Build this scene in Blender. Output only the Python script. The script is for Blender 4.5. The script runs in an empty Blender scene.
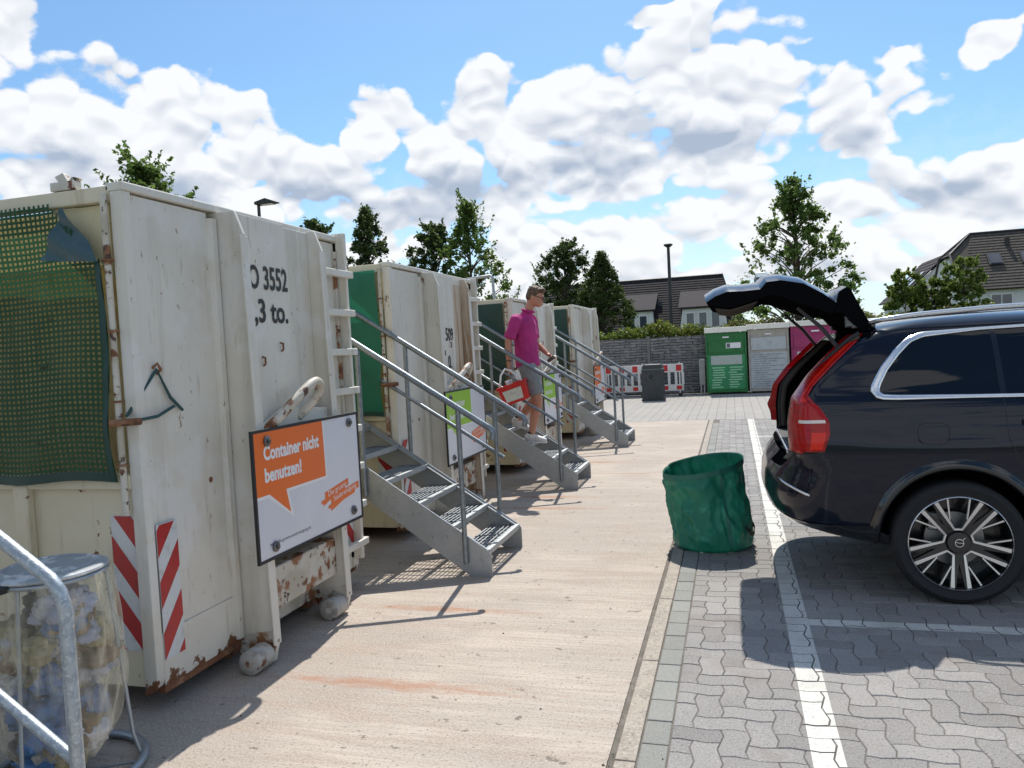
import bpy, bmesh, math, random
import numpy as np
from mathutils import Vector, Matrix, Quaternion
R = math.radians
random.seed(7); rng = np.random.default_rng(7)
S = bpy.context.scene
COL = S.collection

# ------------------------------------------------------------------ camera
CAM_H = 1.66; FPX = 769.0
yaw, pitch, roll = R(16.1), R(2.45), R(3.0)
fw = Vector((-math.sin(yaw)*math.cos(pitch), math.cos(yaw)*math.cos(pitch), -math.sin(pitch)))
rt0 = Vector((math.cos(yaw), math.sin(yaw), 0)); up0 = rt0.cross(fw)
rt = rt0*math.cos(roll) - up0*math.sin(roll); up = rt.cross(fw)
cd = bpy.data.cameras.new('camera'); cam = bpy.data.objects.new('camera', cd); COL.objects.link(cam)
cd.sensor_width = 36; cd.lens = FPX*36/1024; cd.clip_start = .05; cd.clip_end = 3000
m = Matrix.Identity(4)
for i in range(3): m[i][0], m[i][1], m[i][2] = rt[i], up[i], -fw[i]
m[2][3] = CAM_H
cam.matrix_world = m; S.camera = cam

# ------------------------------------------------------------------ world: sky with cumulus
SUN_EL, SUN_AZ = R(56), R(-7)                       # azimuth from +Y towards +X
sdir = Vector((math.sin(SUN_AZ)*math.cos(SUN_EL), math.cos(SUN_AZ)*math.cos(SUN_EL), math.sin(SUN_EL)))
W = bpy.data.worlds.new('World'); S.world = W; W.use_nodes = True
nt = W.node_tree; nt.nodes.clear()
def N(t, typ, **kw):
    n = t.nodes.new(typ)
    for k, v in kw.items(): setattr(n, k, v)
    return n
def L(t, a, b): t.links.new(a, b)
def mth(t, op, a, b=None, c=None, clamp=False):
    n = N(t, 'ShaderNodeMath', operation=op); n.use_clamp = clamp
    for i, v in enumerate((a, b, c)):
        if v is None: continue
        if isinstance(v, (int, float)): n.inputs[i].default_value = v
        else: L(t, v, n.inputs[i])
    return n.outputs[0]
def vmth(t, op, a, b=None):
    n = N(t, 'ShaderNodeVectorMath', operation=op)
    for i, v in enumerate((a, b)):
        if v is None: continue
        if isinstance(v, (tuple, list, Vector)): n.inputs[i].default_value = v
        else: L(t, v, n.inputs[i])
    return n.outputs['Value'] if op in ('LENGTH', 'DOT_PRODUCT') else n.outputs[0]
def sstep(t, v, lo, hi, a=0., b=1.):
    n = N(t, 'ShaderNodeMapRange', interpolation_type='SMOOTHSTEP')
    L(t, v, n.inputs[0])
    for i, q in enumerate((lo, hi, a, b)): n.inputs[i+1].default_value = q
    return n.outputs[0]
def mixc(t, f, a, b, mode='MIX'):
    n = N(t, 'ShaderNodeMix', data_type='RGBA', blend_type=mode)
    for i, v in ((0, f), (6, a), (7, b)):
        if isinstance(v, (int, float)): n.inputs[i].default_value = v
        elif isinstance(v, (tuple, list)): n.inputs[i].default_value = (*v[:3], 1)
        else: L(t, v, n.inputs[i])
    return n.outputs[2]
def noise(t, vec, scale, detail=4, rough=.5, dist=0.):
    n = N(t, 'ShaderNodeTexNoise'); n.inputs['Scale'].default_value = scale
    n.inputs['Detail'].default_value = detail; n.inputs['Roughness'].default_value = rough
    n.inputs['Distortion'].default_value = dist
    if vec is not None: L(t, vec, n.inputs['Vector'])
    return n.outputs['Fac']
# cumulus heaps: azimuth, elevation, half width, half height in degrees; grey undersides after them
HEAPS = [(-47.8,20.3,1.9,3.0),(-45.9,15.5,6.0,4.1),(-39.2,16.0,6.3,3.6),(-43.4,12.4,9.7,3.4),(-35.6,13.3,3.7,3.4),(-30.6,12.9,6.0,2.4),(-24.8,16.8,2.7,2.8),(-20.5,15.0,4.5,3.4),(-14.5,15.8,5.2,3.7),(-7.9,16.6,5.6,4.1),(-2.5,17.7,5.6,3.9),(1.5,17.2,4.8,3.9),(8.2,14.9,4.6,3.0),(-8.8,12.7,8.2,3.4),(-1.0,13.3,7.5,3.4),(-4.4,22.1,2.4,0.7),(-2.0,22.4,1.5,0.7),(16.0,17.7,1.9,1.0),(11.0,17.4,1.5,0.7),(16.6,9.8,3.7,1.8),(-22.2,10.9,11.2,2.8),(-7.6,7.7,8.9,2.5),(8.0,9.2,6.0,1.8),(13.8,7.2,7.5,3.0),(0.2,8.8,6.7,2.2),(-12.0,7.2,6.7,2.2),(-4.0,4.5,9,1.6),(9.5,4.2,8,1.6),(-15,4.0,6,1.5),(-26,7.5,6,1.4),
         (-62,17,9,6),(-78,12,10,5),(30,15,8,5),(45,11,9,5),(62,18,10,6)]
BASES = [(-1.6,14.0,5.8,2.6),(-18.4,12.3,6.6,2.3),(8.2,13.2,3.4,1.6),(-38.6,12.0,4.5,1.5),(-9.5,13.2,5.0,2.3),(-22.2,10.2,7.0,1.6),(-45.6,12.6,3.9,1.9),(-5.8,15.4,3.4,1.6),(-30,11.5,4,1.4),(14,9,4,1.2)]
tc = N(nt, 'ShaderNodeTexCoord'); D = tc.outputs['Generated']
sx = N(nt, 'ShaderNodeSeparateXYZ'); L(nt, D, sx.inputs[0])
az = mth(nt, 'MULTIPLY', mth(nt, 'ARCTAN2', sx.outputs[0], sx.outputs[1]), 180/math.pi)
el = mth(nt, 'MULTIPLY', mth(nt, 'ARCSINE', sx.outputs[2]), 180/math.pi)
wob = noise(nt, D, 10, 3, .6); wob2 = noise(nt, vmth(nt, 'ADD', D, (3.1, 1.7, .4)), 10, 3, .6)
azw = mth(nt, 'MULTIPLY_ADD', mth(nt, 'SUBTRACT', wob, .5), 4.5, az)
elw = mth(nt, 'MULTIPLY_ADD', mth(nt, 'SUBTRACT', wob2, .5), 3.2, el)
cb = N(nt, 'ShaderNodeCombineXYZ'); L(nt, azw, cb.inputs[0]); L(nt, elw, cb.inputs[1])
def field(lst):
    acc = None
    for (a, e, rx, ry) in lst:
        d = vmth(nt, 'LENGTH', vmth(nt, 'MULTIPLY', vmth(nt, 'SUBTRACT', cb.outputs[0], (a, e, 0)), (1/rx, 1/ry, 0)))
        acc = mth(nt, 'SUBTRACT', .93, d) if acc is None else mth(nt, 'SMOOTH_MAX', acc, mth(nt, 'SUBTRACT', .93, d), .3)
    return acc
heap = field(HEAPS); base = field(BASES)
# everywhere else scattered cumulus carries on
farw = noise(nt, D, 2.6, 3, .5)
scat = mth(nt, 'MULTIPLY', mth(nt, 'SUBTRACT', farw, .545), 5.)
overhead = sstep(nt, mth(nt, 'ABSOLUTE', mth(nt, 'ADD', az, 15)), 36, 60)
scat = mth(nt, 'SUBTRACT', scat, mth(nt, 'MULTIPLY', mth(nt, 'SUBTRACT', 1., overhead), 2.))
heap = mth(nt, 'MAXIMUM', heap, scat)
stre = vmth(nt, 'MULTIPLY', D, (1, 1, 1.5))
def billow(v):
    a = mth(nt, 'ABSOLUTE', mth(nt, 'SUBTRACT', noise(nt, v, 9, 0), .5)); b = mth(nt, 'ABSOLUTE', mth(nt, 'SUBTRACT', noise(nt, v, 21, 1), .5))
    return mth(nt, 'MULTIPLY_ADD', b, 1.0, mth(nt, 'MULTIPLY', a, 1.7))
pf = billow(stre); pf2 = billow(vmth(nt, 'ADD', stre, (0.002, -.004, .018)))
fine = noise(nt, stre, 34, 5, .62)
dens = mth(nt, 'ADD', heap, mth(nt, 'MULTIPLY', mth(nt, 'SUBTRACT', pf, .24), 1.7))
dens = mth(nt, 'ADD', dens, mth(nt, 'MULTIPLY', mth(nt, 'SUBTRACT', fine, .5), .6))
alpha = sstep(nt, dens, .0, .22)
relief = mth(nt, 'MULTIPLY', mth(nt, 'SUBTRACT', pf, pf2), 1.9)
grey = mth(nt, 'ADD', sstep(nt, mth(nt, 'ADD', base, mth(nt, 'MULTIPLY', mth(nt, 'SUBTRACT', fine, .5), .9)), -.3, .7),
           mth(nt, 'MULTIPLY', sstep(nt, dens, .5, 1.4), .18))
lit = mth(nt, 'ADD', mth(nt, 'SUBTRACT', .93, mth(nt, 'MULTIPLY', grey, .70)), relief, clamp=True)
ccol = mixc(nt, lit, (.40, .47, .59), (.91, .92, .94))
sky = N(nt, 'ShaderNodeTexSky', sky_type='NISHITA'); sky.sun_disc = False
sky.sun_elevation = SUN_EL; sky.sun_rotation = SUN_AZ
sky.air_density = 1.0; sky.dust_density = .6; sky.ozone_density = 2.5
SKY_K = .128
skc = vmth(nt, 'MULTIPLY', sky.outputs[0], (SKY_K*.78, SKY_K*1.0, SKY_K*1.08))
# thin bright haze of far cloud towards the horizon
hz = mth(nt, 'MULTIPLY', sstep(nt, mth(nt, 'MULTIPLY_ADD', mth(nt, 'SUBTRACT', fine, .5), 10., el), 0., 15., 1., 0.), .62)
skh = mixc(nt, hz, skc, (.80, .87, .95))
fin = mixc(nt, mth(nt, 'MULTIPLY', alpha, .97), skh, ccol)
bg = N(nt, 'ShaderNodeBackground'); L(nt, fin, bg.inputs[0]); bg.inputs[1].default_value = 1.0
wo = N(nt, 'ShaderNodeOutputWorld'); L(nt, bg.outputs[0], wo.inputs[0])
W.cycles.sampling_method = 'MANUAL'; W.cycles.sample_map_resolution = 512

# ------------------------------------------------------------------ sun, exposure
sl = bpy.data.lights.new('sun', 'SUN'); sl.energy = 4.9; sl.angle = R(.53); sl.color = (1, .955, .88)
so = bpy.data.objects.new('sun', sl); COL.objects.link(so)
so.rotation_euler = sdir.to_track_quat('Z', 'Y').to_euler(); so.location = (0, 0, 30)
vs = S.view_settings; vs.view_transform = 'Standard'; vs.look = 'None'; vs.exposure = 0.12; vs.gamma = 1; vs.use_curve_mapping = False
S.cycles.max_bounces = 8; S.cycles.transparent_max_bounces = 12; S.cycles.caustics_reflective = False; S.cycles.caustics_refractive = False
S.cycles.use_denoising = True

# ================================================================== helpers
def tag(o, label=None, cat=None, group=None, kind=None):
    for k, v in (('label', label), ('category', cat), ('group', group), ('kind', kind)):
        if v: o[k] = v
    return o
def empty(name, loc=(0, 0, 0), parent=None, rz=0):
    o = bpy.data.objects.new(name, None); COL.objects.link(o); o.location = loc; o.rotation_euler.z = rz
    o.empty_display_size = .1
    if parent: o.parent = parent
    return o
MATS = {}
def mat(name, col, rough=.5, metal=0., var=(), bump=None, coat=0., spec=.5, rnd=0., alpha=None, trans=0., coords='P', sheen=0., transm=0., stains=()):
    """procedural principled material. var: list of (scale, colour, lo, hi, (sx,sy,sz)) noise layers; bump (scale, strength, stretch)"""
    if name in MATS: return MATS[name]
    M = bpy.data.materials.new(name); M.use_nodes = True; t = M.node_tree
    b = t.nodes['Principled BSDF']; out = t.nodes['Material Output']
    if coords == 'P': vec = N(t, 'ShaderNodeNewGeometry').outputs['Position']
    else: vec = N(t, 'ShaderNodeTexCoord').outputs['Object']
    c = None
    for k, v in enumerate(var):
        sc, c2, lo, hi = v[:4]; st = v[4] if len(v) > 4 else (1, 1, 1)
        vv = vmth(t, 'ADD', vmth(t, 'MULTIPLY', vec, st), (k*3.7, k*1.3, k*2.1))
        f = sstep(t, noise(t, vv, sc, 6, .6), lo, hi)
        if len(v) > 5: f = mth(t, 'MULTIPLY', f, v[5])
        c = mixc(t, f, c if c is not None else col, c2)
    for (x_, y_, rx_, ry_) in stains:                 # rust run-off: long smears with ragged edges
        dv = vmth(t, 'LENGTH', vmth(t, 'MULTIPLY', vmth(t, 'SUBTRACT', vec, (x_, y_, 0)), (1/rx_, 1/ry_, 0)))
        f = sstep(t, mth(t, 'ADD', mth(t, 'SUBTRACT', 1.1, dv), mth(t, 'MULTIPLY', mth(t, 'SUBTRACT', noise(t, vmth(t, 'MULTIPLY', vec, (1, 4, 1)), 7, 5, .65), .5), 2.4)), .0, 1.1)
        c = mixc(t, mth(t, 'MULTIPLY', f, .62), c, (.36, .15, .065))
    if rnd:
        oi = N(t, 'ShaderNodeObjectInfo').outputs['Random']; gi = N(t, 'ShaderNodeNewGeometry').outputs['Random Per Island']
        r = mth(t, 'FRACT', mth(t, 'ADD', oi, gi))
        k = mth(t, 'MULTIPLY_ADD', r, 2*rnd, 1-rnd)
        n = N(t, 'ShaderNodeVectorMath', operation='SCALE'); 
        if c is None: n.inputs[0].default_value = col
        else: L(t, c, n.inputs[0])
        L(t, k, n.inputs['Scale']); c = n.outputs[0]
    if c is None: b.inputs['Base Color'].default_value = (*col, 1)
    else: L(t, c, b.inputs['Base Color'])
    b.inputs['Roughness'].default_value = rough; b.inputs['Metallic'].default_value = metal
    b.inputs['Coat Weight'].default_value = coat; b.inputs['Coat Roughness'].default_value = .03
    b.inputs['Specular IOR Level'].default_value = spec
    b.inputs['Transmission Weight'].default_value = transm
    if alpha is not None: b.inputs['Alpha'].default_value = alpha
    if bump:
        bn = N(t, 'ShaderNodeBump'); bn.inputs['Strength'].default_value = bump[1]; bn.inputs['Distance'].default_value = .01
        st = bump[2] if len(bump) > 2 else (1, 1, 1)
        L(t, noise(t, vmth(t, 'MULTIPLY', vec, st), bump[0], 5, .6), bn.inputs['Height']); L(t, bn.outputs[0], b.inputs['Normal'])
    if trans:
        tr = N(t, 'ShaderNodeBsdfTranslucent'); mx = N(t, 'ShaderNodeMixShader'); mx.inputs[0].default_value = trans
        if c is None: tr.inputs[0].default_value = (*col, 1)
        else: L(t, c, tr.inputs[0])
        L(t, b.outputs[0], mx.inputs[1]); L(t, tr.outputs[0], mx.inputs[2]); L(t, mx.outputs[0], out.inputs[0])
    MATS[name] = M; return M

class MB:
    def __init__(s): s.v = []; s.f = []; s.mi = []; s.cur = 0
    def add(s, vs, fs):
        o = len(s.v); s.v += [tuple(map(float, p)) for p in vs]; s.f += [tuple(i+o for i in f) for f in fs]; s.mi += [s.cur]*len(fs); return s
    def box(s, a, b, rot=None, c=None):
        x0, y0, z0 = a; x1, y1, z1 = b
        vs = [(x0,y0,z0),(x1,y0,z0),(x1,y1,z0),(x0,y1,z0),(x0,y0,z1),(x1,y0,z1),(x1,y1,z1),(x0,y1,z1)]
        if rot is not None:
            c = Vector(c) if c is not None else Vector(((x0+x1)/2, (y0+y1)/2, (z0+z1)/2))
            vs = [c + rot @ (Vector(p)-c) for p in vs]
        return s.add(vs, [(3,2,1,0),(4,5,6,7),(0,1,5,4),(1,2,6,5),(2,3,7,6),(3,0,4,7)])
    def prism(s, poly, o, u, v, n):
        """extrude a 2-D outline: o + a*u + b*v, thickness vector n"""
        o, u, v, n = map(Vector, (o, u, v, n))
        P = [o + u*a + v*b for a, b in poly]; k = len(P)
        if u.cross(v).dot(n) < 0: P = P[::-1]
        vs = P + [p+n for p in P]
        fs = [tuple(range(k-1, -1, -1)), tuple(range(k, 2*k))] + [(i, (i+1) % k, k+(i+1) % k, k+i) for i in range(k)]
        return s.add(vs, fs)
    def tube(s, path, r, seg=10, cap=True, closed=False):
        P = [Vector(p) for p in path]; n = len(P); rs = r if hasattr(r, '__len__') else [r]*n
        ref = None; rings = []
        for i in range(n):
            if closed: t = (P[(i+1) % n]-P[i-1])
            else: t = (P[min(i+1, n-1)]-P[max(i-1, 0)])
            t.normalize()
            if ref is None:
                ref = Vector((0, 0, 1)) if abs(t.z) < .9 else Vector((1, 0, 0))
            a = (ref - t*ref.dot(t)).normalized(); ref = a; b = t.cross(a)
            rings.append([P[i] + (a*math.cos(q)+b*math.sin(q))*rs[i] for q in (2*math.pi*j/seg for j in range(seg))])
        vs = [p for rg in rings for p in rg]; fs = []
        for i in range(n if closed else n-1):
            for j in range(seg):
                i2 = (i+1) % n
                fs.append((i*seg+j, i*seg+(j+1) % seg, i2*seg+(j+1) % seg, i2*seg+j))
        if cap and not closed: fs += [tuple(range(seg-1, -1, -1)), tuple((n-1)*seg+j for j in range(seg))]
        return s.add(vs, fs)
    def lathe(s, prof, o, axis='z', seg=32):
        """prof: (radius, height) list"""
        o = Vector(o); vs = []; fs = []; k = len(prof)
        for j in range(seg):
            q = 2*math.pi*j/seg; c, d = math.cos(q), math.sin(q)
            for r, h in prof:
                p = (r*c, r*d, h) if axis == 'z' else ((r*c, h, r*d) if axis == 'y' else (h, r*c, r*d))
                vs.append(o+Vector(p))
        for j in range(seg):
            for i in range(k-1):
                a, b = j*k+i, ((j+1) % seg)*k+i
                fs.append((a, b, b+1, a+1) if axis != 'y' else (a+1, b+1, b, a))
        return s.add(vs, fs)
    def grid(s, fn, nu, nv):
        vs = [fn(i/nu, j/nv) for j in range(nv+1) for i in range(nu+1)]
        return s.add(vs, [(j*(nu+1)+i, j*(nu+1)+i+1, (j+1)*(nu+1)+i+1, (j+1)*(nu+1)+i) for j in range(nv) for i in range(nu)])
    def build(s, name, mats, parent=None, loc=(0, 0, 0), smooth=None, bevel=0., solid=0.):
        me = bpy.data.meshes.new(name); me.from_pydata(s.v, [], s.f)
        for M in (mats if isinstance(mats, (list, tuple)) else [mats]): me.materials.append(M)
        if isinstance(mats, (list, tuple)) and len(mats) > 1: me.polygons.foreach_set('material_index', s.mi)
        me.update()
        if smooth:
            me.polygons.foreach_set('use_smooth', [True]*len(me.polygons)); me.set_sharp_from_angle(angle=R(smooth))
        o = bpy.data.objects.new(name, me); COL.objects.link(o); o.location = loc
        if parent: o.parent = parent
        if solid:
            q = o.modifiers.new('solid', 'SOLIDIFY'); q.thickness = solid; q.offset = 0
        if bevel:
            q = o.modifiers.new('bevel', 'BEVEL'); q.width = bevel; q.segments = 2; q.limit_method = 'ANGLE'; q.angle_limit = R(40)
            q.harden_normals = False
        return o
def lettering(body, size, o, u, v, M, parent, name='lettering', bold=0., spacing=1., width=None, shear=0.):
    cu = bpy.data.curves.new(name, 'FONT'); cu.body = body; cu.size = size; cu.offset = bold; cu.space_character = spacing; cu.resolution_u = 3; cu.shear = shear
    ob = bpy.data.objects.new('tmp', cu); COL.objects.link(ob)
    me = bpy.data.meshes.new_from_object(ob.evaluated_get(bpy.context.evaluated_depsgraph_get()))
    bpy.data.objects.remove(ob); me.name = name
    xs = [q.co.x for q in me.vertices] or [0]
    k = width/(max(xs)-min(xs)) if width else 1.
    u, v = Vector(u).normalized(), Vector(v).normalized(); n = u.cross(v)
    for q in me.vertices: q.co = Vector(o) + u*(q.co.x-min(xs))*k + v*q.co.y
    me.materials.clear(); me.materials.append(M)
    p = bpy.data.objects.new(name, me); COL.objects.link(p); p.parent = parent
    return p
def interp(x, tab):
    xs = [a for a, _ in tab]; return float(np.interp(x, xs, [b for _, b in tab]))
def px(P):
    d = Vector(P)-Vector((0, 0, CAM_H)); w = d.dot(fw)
    return (512+FPX*d.dot(rt)/w, 384-FPX*d.dot(up)/w, w)

# ================================================================== materials
RUST = (.16, .055, .02)
m_slab = mat('broomed_concrete', (.425, .365, .305), .92, var=[(2.2, (.51, .435, .365), .40, .60, (.4, 2, 1)), (1, (.33, .275, .225), .46, .62, (1.6, 48, 1), .55), (1, (.50, .44, .38), .52, .66, (2.2, 75, 1), .5), (14, (.34, .285, .235), .46, .62, (.16, 6, 1), .4), (.7, (.345, .295, .25), .45, .60, (1, 1, 1), .7), (3.5, (.35, .275, .22), .50, .62, (.35, 2.2, 1), .6), (110, (.52, .46, .40), .5, .62, (1, 1, 1), .8), (70, (.22, .18, .15), .55, .64, (1, 1, 1), .7), (13, (.20, .17, .14), .655, .675)], bump=(90, .35, (.35, 2.2, 1)), stains=[(-1.75, 3.50, .85, .075), (-1.85, 4.62, .75, .06), (-2.0, 7.75, .8, .09), (-2.1, 8.35, .7, .10), (-2.0, 10.9, .7, .12), (-1.3, 9.9, .5, .05)])
m_kerb = mat('kerb_concrete', (.37, .32, .265), .9, var=[(9, (.30, .26, .215), .4, .62), (70, (.45, .40, .34), .5, .64), (50, (.22, .19, .16), .56, .66)], bump=(60, .25), rnd=.06)
m_paver = mat('paver_concrete', (.285, .27, .255), .92, var=[(1.1, (.245, .235, .225), .4, .6), (130, (.38, .35, .325), .5, .62, (1, 1, 1), .8), (90, (.145, .13, .12), .54, .66, (1, 1, 1), .7), (3, (.24, .21, .19), .55, .68, (1, 1, 1), .6)], bump=(140, .45), rnd=.15)
m_paver2 = mat('paver_grey', (.235, .235, .215), .92, var=[(2, (.26, .255, .23), .35, .7), (130, (.33, .33, .305), .5, .64, (1, 1, 1), .8), (90, (.14, .14, .13), .55, .68, (1, 1, 1), .6)], bump=(140, .3), rnd=.09)
m_joint = mat('joint_sand', (.145, .125, .105), .98, var=[(12, (.20, .175, .15), .4, .7), (3, (.08, .085, .06), .55, .75)], bump=(90, .4))
m_paint = mat('road_paint', (.62, .605, .55), .75, var=[(3, (.52, .505, .455), .45, .65), (60, (.40, .38, .345), .54, .64, (1, 1, 1), .8)], bump=(110, .2))
m_white = mat('container_paint', (.69, .66, .585), .5, var=[(1.5, (.635, .60, .52), .4, .62), (3.2, (.47, .43, .35), .53, .68, (2.2, 2.2, .16), .42), (11, (.42, .35, .26), .60, .70, (2.6, 2.6, .35), .5), (26, (.30, .20, .12), .66, .69, (1.2, 1.2, .7), .8), (5, RUST, .672, .70, (1.2, 1.2, .4)), (2, (.73, .725, .70), .55, .66, (1, 1, 1), .6)], bump=(2.6, .5))
m_cream = mat('container_inner_paint', (.68, .60, .38), .6, var=[(1.5, (.60, .50, .30), .4, .75), (6, (.36, .25, .12), .55, .66, (2, 2, .3), .7), (8, RUST, .65, .69)], bump=(4, .3))
m_cside = mat('container_side_paint', (.70, .64, .48), .55, var=[(1.5, (.62, .55, .40), .4, .75), (5, (.46, .38, .25), .54, .66, (2, 2, .25), .6), (9, RUST, .65, .69)], bump=(4, .3))
m_worn = mat('worn_steel_paint', (.60, .57, .50), .55, var=[(4, (.46, .42, .34), .42, .62), (6, (.27, .12, .055), .53, .60), (11, RUST, .57, .62), (14, (.08, .04, .03), .60, .65)], bump=(9, .5))
m_rust = mat('rusted_steel', (.20, .085, .04), .85, var=[(9, (.36, .20, .11), .45, .7), (20, (.07, .035, .025), .52, .7)], bump=(30, .6))
m_rustpan = mat('rust_streaked_paint', (.56, .47, .36), .7, var=[(3, (.30, .15, .07), .46, .62, (3, 3, .18)), (9, (.62, .56, .46), .55, .7, (3, 3, .3))], bump=(9, .3))
m_lidsheet = mat('interior_lighting_lid', (.70, .64, .42), .7, trans=.42)  # lid made translucent and yellowish so sunlight brightens the container interior
def stripmat():
    M = m_white.copy(); M.name = 'rust_edged_paint'; t = M.node_tree; b = t.nodes['Principled BSDF']
    pos = N(t, 'ShaderNodeNewGeometry').outputs['Position']; sp = N(t, 'ShaderNodeSeparateXYZ'); L(t, pos, sp.inputs[0])
    f = sstep(t, mth(t, 'ADD', mth(t, 'MULTIPLY', mth(t, 'SUBTRACT', .165, sp.outputs[2]), 14.), mth(t, 'MULTIPLY', mth(t, 'SUBTRACT', noise(t, pos, 9, 5, .65), .5), 5.)), -.05, .25)
    old = b.inputs['Base Color'].links[0].from_socket; L(t, mixc(t, f, old, (.15, .055, .022)), b.inputs['Base Color']); return M
m_strip = stripmat()
m_rollr = mat('roller_grey', (.44, .42, .38), .6, var=[(14, (.30, .27, .23), .45, .62), (9, RUST, .62, .67)], bump=(30, .4))
m_net = mat('green_net', (.022, .085, .035), .7, var=[(5, (.035, .105, .045), .4, .7)], trans=.33)
m_tarp = mat('green_tarp', (.008, .17, .10), .5, var=[(3, (.008, .13, .08), .4, .7)], bump=(5, .25), trans=.22)
m_tarp_dk = mat('dark_green_tarp', (.012, .055, .045), .5, var=[(3, (.010, .045, .038), .4, .7)], bump=(5, .25), trans=.12)
m_flap = mat('blue_green_tarp_flap', (.02, .075, .095), .42, var=[(9, (.05, .13, .15), .55, .75)], bump=(12, .5))
m_galv = mat('galvanised_steel', (.40, .42, .435), .5, .6, var=[(16, (.36, .38, .395), .42, .62), (60, (.46, .48, .49), .5, .7), (3, (.36, .38, .39), .4, .7)], bump=(40, .12))
m_galvpale = mat('galvanised_pipe_pale', (.42, .46, .49), .45, .7, var=[(30, (.32, .36, .40), .42, .58), (90, (.54, .57, .59), .52, .64)], bump=(60, .25))
m_galvpipe = mat('galvanised_pipe', (.24, .27, .295), .45, .75, var=[(22, (.19, .215, .24), .42, .60), (80, (.30, .33, .35), .52, .66)], bump=(60, .15))
m_board = mat('sign_white', (.70, .71, .76), .28, var=[(1.2, (.64, .65, .70), .4, .7)])
m_black = mat('black_rubber', (.02, .02, .021), .6, bump=(40, .1))
m_bolt = mat('bolt_steel', (.16, .16, .165), .4, .8)
m_orange = mat('print_orange', (.80, .155, .018), .35)
m_greenp = mat('print_green', (.30, .56, .03), .35)
m_pwhite = mat('print_white', (.80, .80, .81), .35)
m_pgrey = mat('print_grey', (.12, .12, .13), .4)
m_bktext = mat('stencil_black', (.015, .015, .015), .5, var=[(25, (.12, .12, .115), .62, .75)])
m_red = mat('reflective_red', (.42, .018, .02), .35, var=[(20, (.30, .015, .02), .5, .7)])
m_refw = mat('reflective_white', (.62, .64, .65), .35, var=[(14, (.50, .51, .50), .5, .7), (40, (.35, .30, .25), .66, .74)])
m_strap = mat('rubber_strap', (.02, .07, .075), .6)

# ================================================================== ground
def sheet(name, x0, x1, y0, y1, z, M, kind='structure'):
    return tag(MB().add([(x0,y0,z),(x1,y0,z),(x1,y1,z),(x0,y1,z)], [(0,1,2,3)]).build(name, M), kind=kind)
m_earth = mat('grass_and_earth', (.075, .10, .035), .95, var=[(.4, (.11, .11, .05), .4, .65), (9, (.05, .075, .02), .4, .7)], bump=(20, .6))
sheet('ground', -900, 900, -900, 1500, -.16, m_earth)
# far rectangular paving where single stones are too small to pick apart
def brickmat():
    M = bpy.data.materials.new('far_paving'); M.use_nodes = True; t = M.node_tree; b = t.nodes['Principled BSDF']
    pos = N(t, 'ShaderNodeNewGeometry').outputs['Position']
    sp = N(t, 'ShaderNodeSeparateXYZ'); L(t, pos, sp.inputs[0]); cm = N(t, 'ShaderNodeCombineXYZ'); L(t, sp.outputs[1], cm.inputs[0]); L(t, sp.outputs[0], cm.inputs[1])
    bk = N(t, 'ShaderNodeTexBrick'); L(t, cm.outputs[0], bk.inputs['Vector'])
    for k, v in (('Scale', 1.), ('Mortar Size', .006), ('Mortar Smooth', .3), ('Brick Width', .2), ('Row Height', .2), ('Bias', 0.)): bk.inputs[k].default_value = v
    bk.inputs['Color1'].default_value = (.345, .32, .29, 1); bk.inputs['Color2'].default_value = (.30, .285, .265, 1); bk.inputs['Mortar'].default_value = (.15, .135, .12, 1)
    f = sstep(t, noise(t, pos, .5, 5, .6), .4, .7)
    L(t, mixc(t, mth(t, 'MULTIPLY', f, .3), bk.outputs[0], (.40, .37, .33)), b.inputs['Base Color']); b.inputs['Roughness'].default_value = .92
    bn = N(t, 'ShaderNodeBump'); bn.inputs['Strength'].default_value = .5; bn.inputs['Distance'].default_value = .01; bn.invert = True
    L(t, bk.outputs['Fac'], bn.inputs['Height']); L(t, bn.outputs[0], b.inputs['Normal']); return M
YF = 16.6
tag(MB().box((-40, YF, -.15), (40, 25.35, 0)).build('far_paving', brickmat()), kind='structure')
slab = tag(MB().box((-24, -6, -.15), (-.545, YF-.012, 0)).build('concrete_slab', m_slab), kind='structure')
# kerb: edge stones a metre long
kerb = tag(empty('kerb'), kind='structure')
kbm = None
for k in range(-3, 14):
    y0 = .005+k*1.0-.01
    if kbm is None:
        kbo = MB().box((-.517, 0, -.14), (-.434, .992, .004)).build('kerb_stone', m_kerb, kerb, (0, y0, 0), bevel=.004); kbm = kbo
    else:
        q = kbm.copy(); COL.objects.link(q); q.location.y = y0; q.location.x = random.uniform(-.002, .002)
for k in (14, 15):
    q = kbm.copy(); COL.objects.link(q); q.location.y = .005+k-.01
q = kbm.copy(); COL.objects.link(q); q.location.y = 15.995; q.scale.y = .59
# border row of grey stones
row = tag(empty('border_row'), kind='structure'); rb = None
for k in range(-10, 78):
    y = .1+k*.2035
    if rb is None: rb = MB().box((-.428, 0, -.06), (-.317, .198, -.001)).build('paver', m_paver2, row, (0, y, 0), bevel=.005)
    else:
        q = rb.copy(); COL.objects.link(q); q.location = (random.uniform(-.001, .001), y, random.uniform(-.002, .001))
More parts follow.
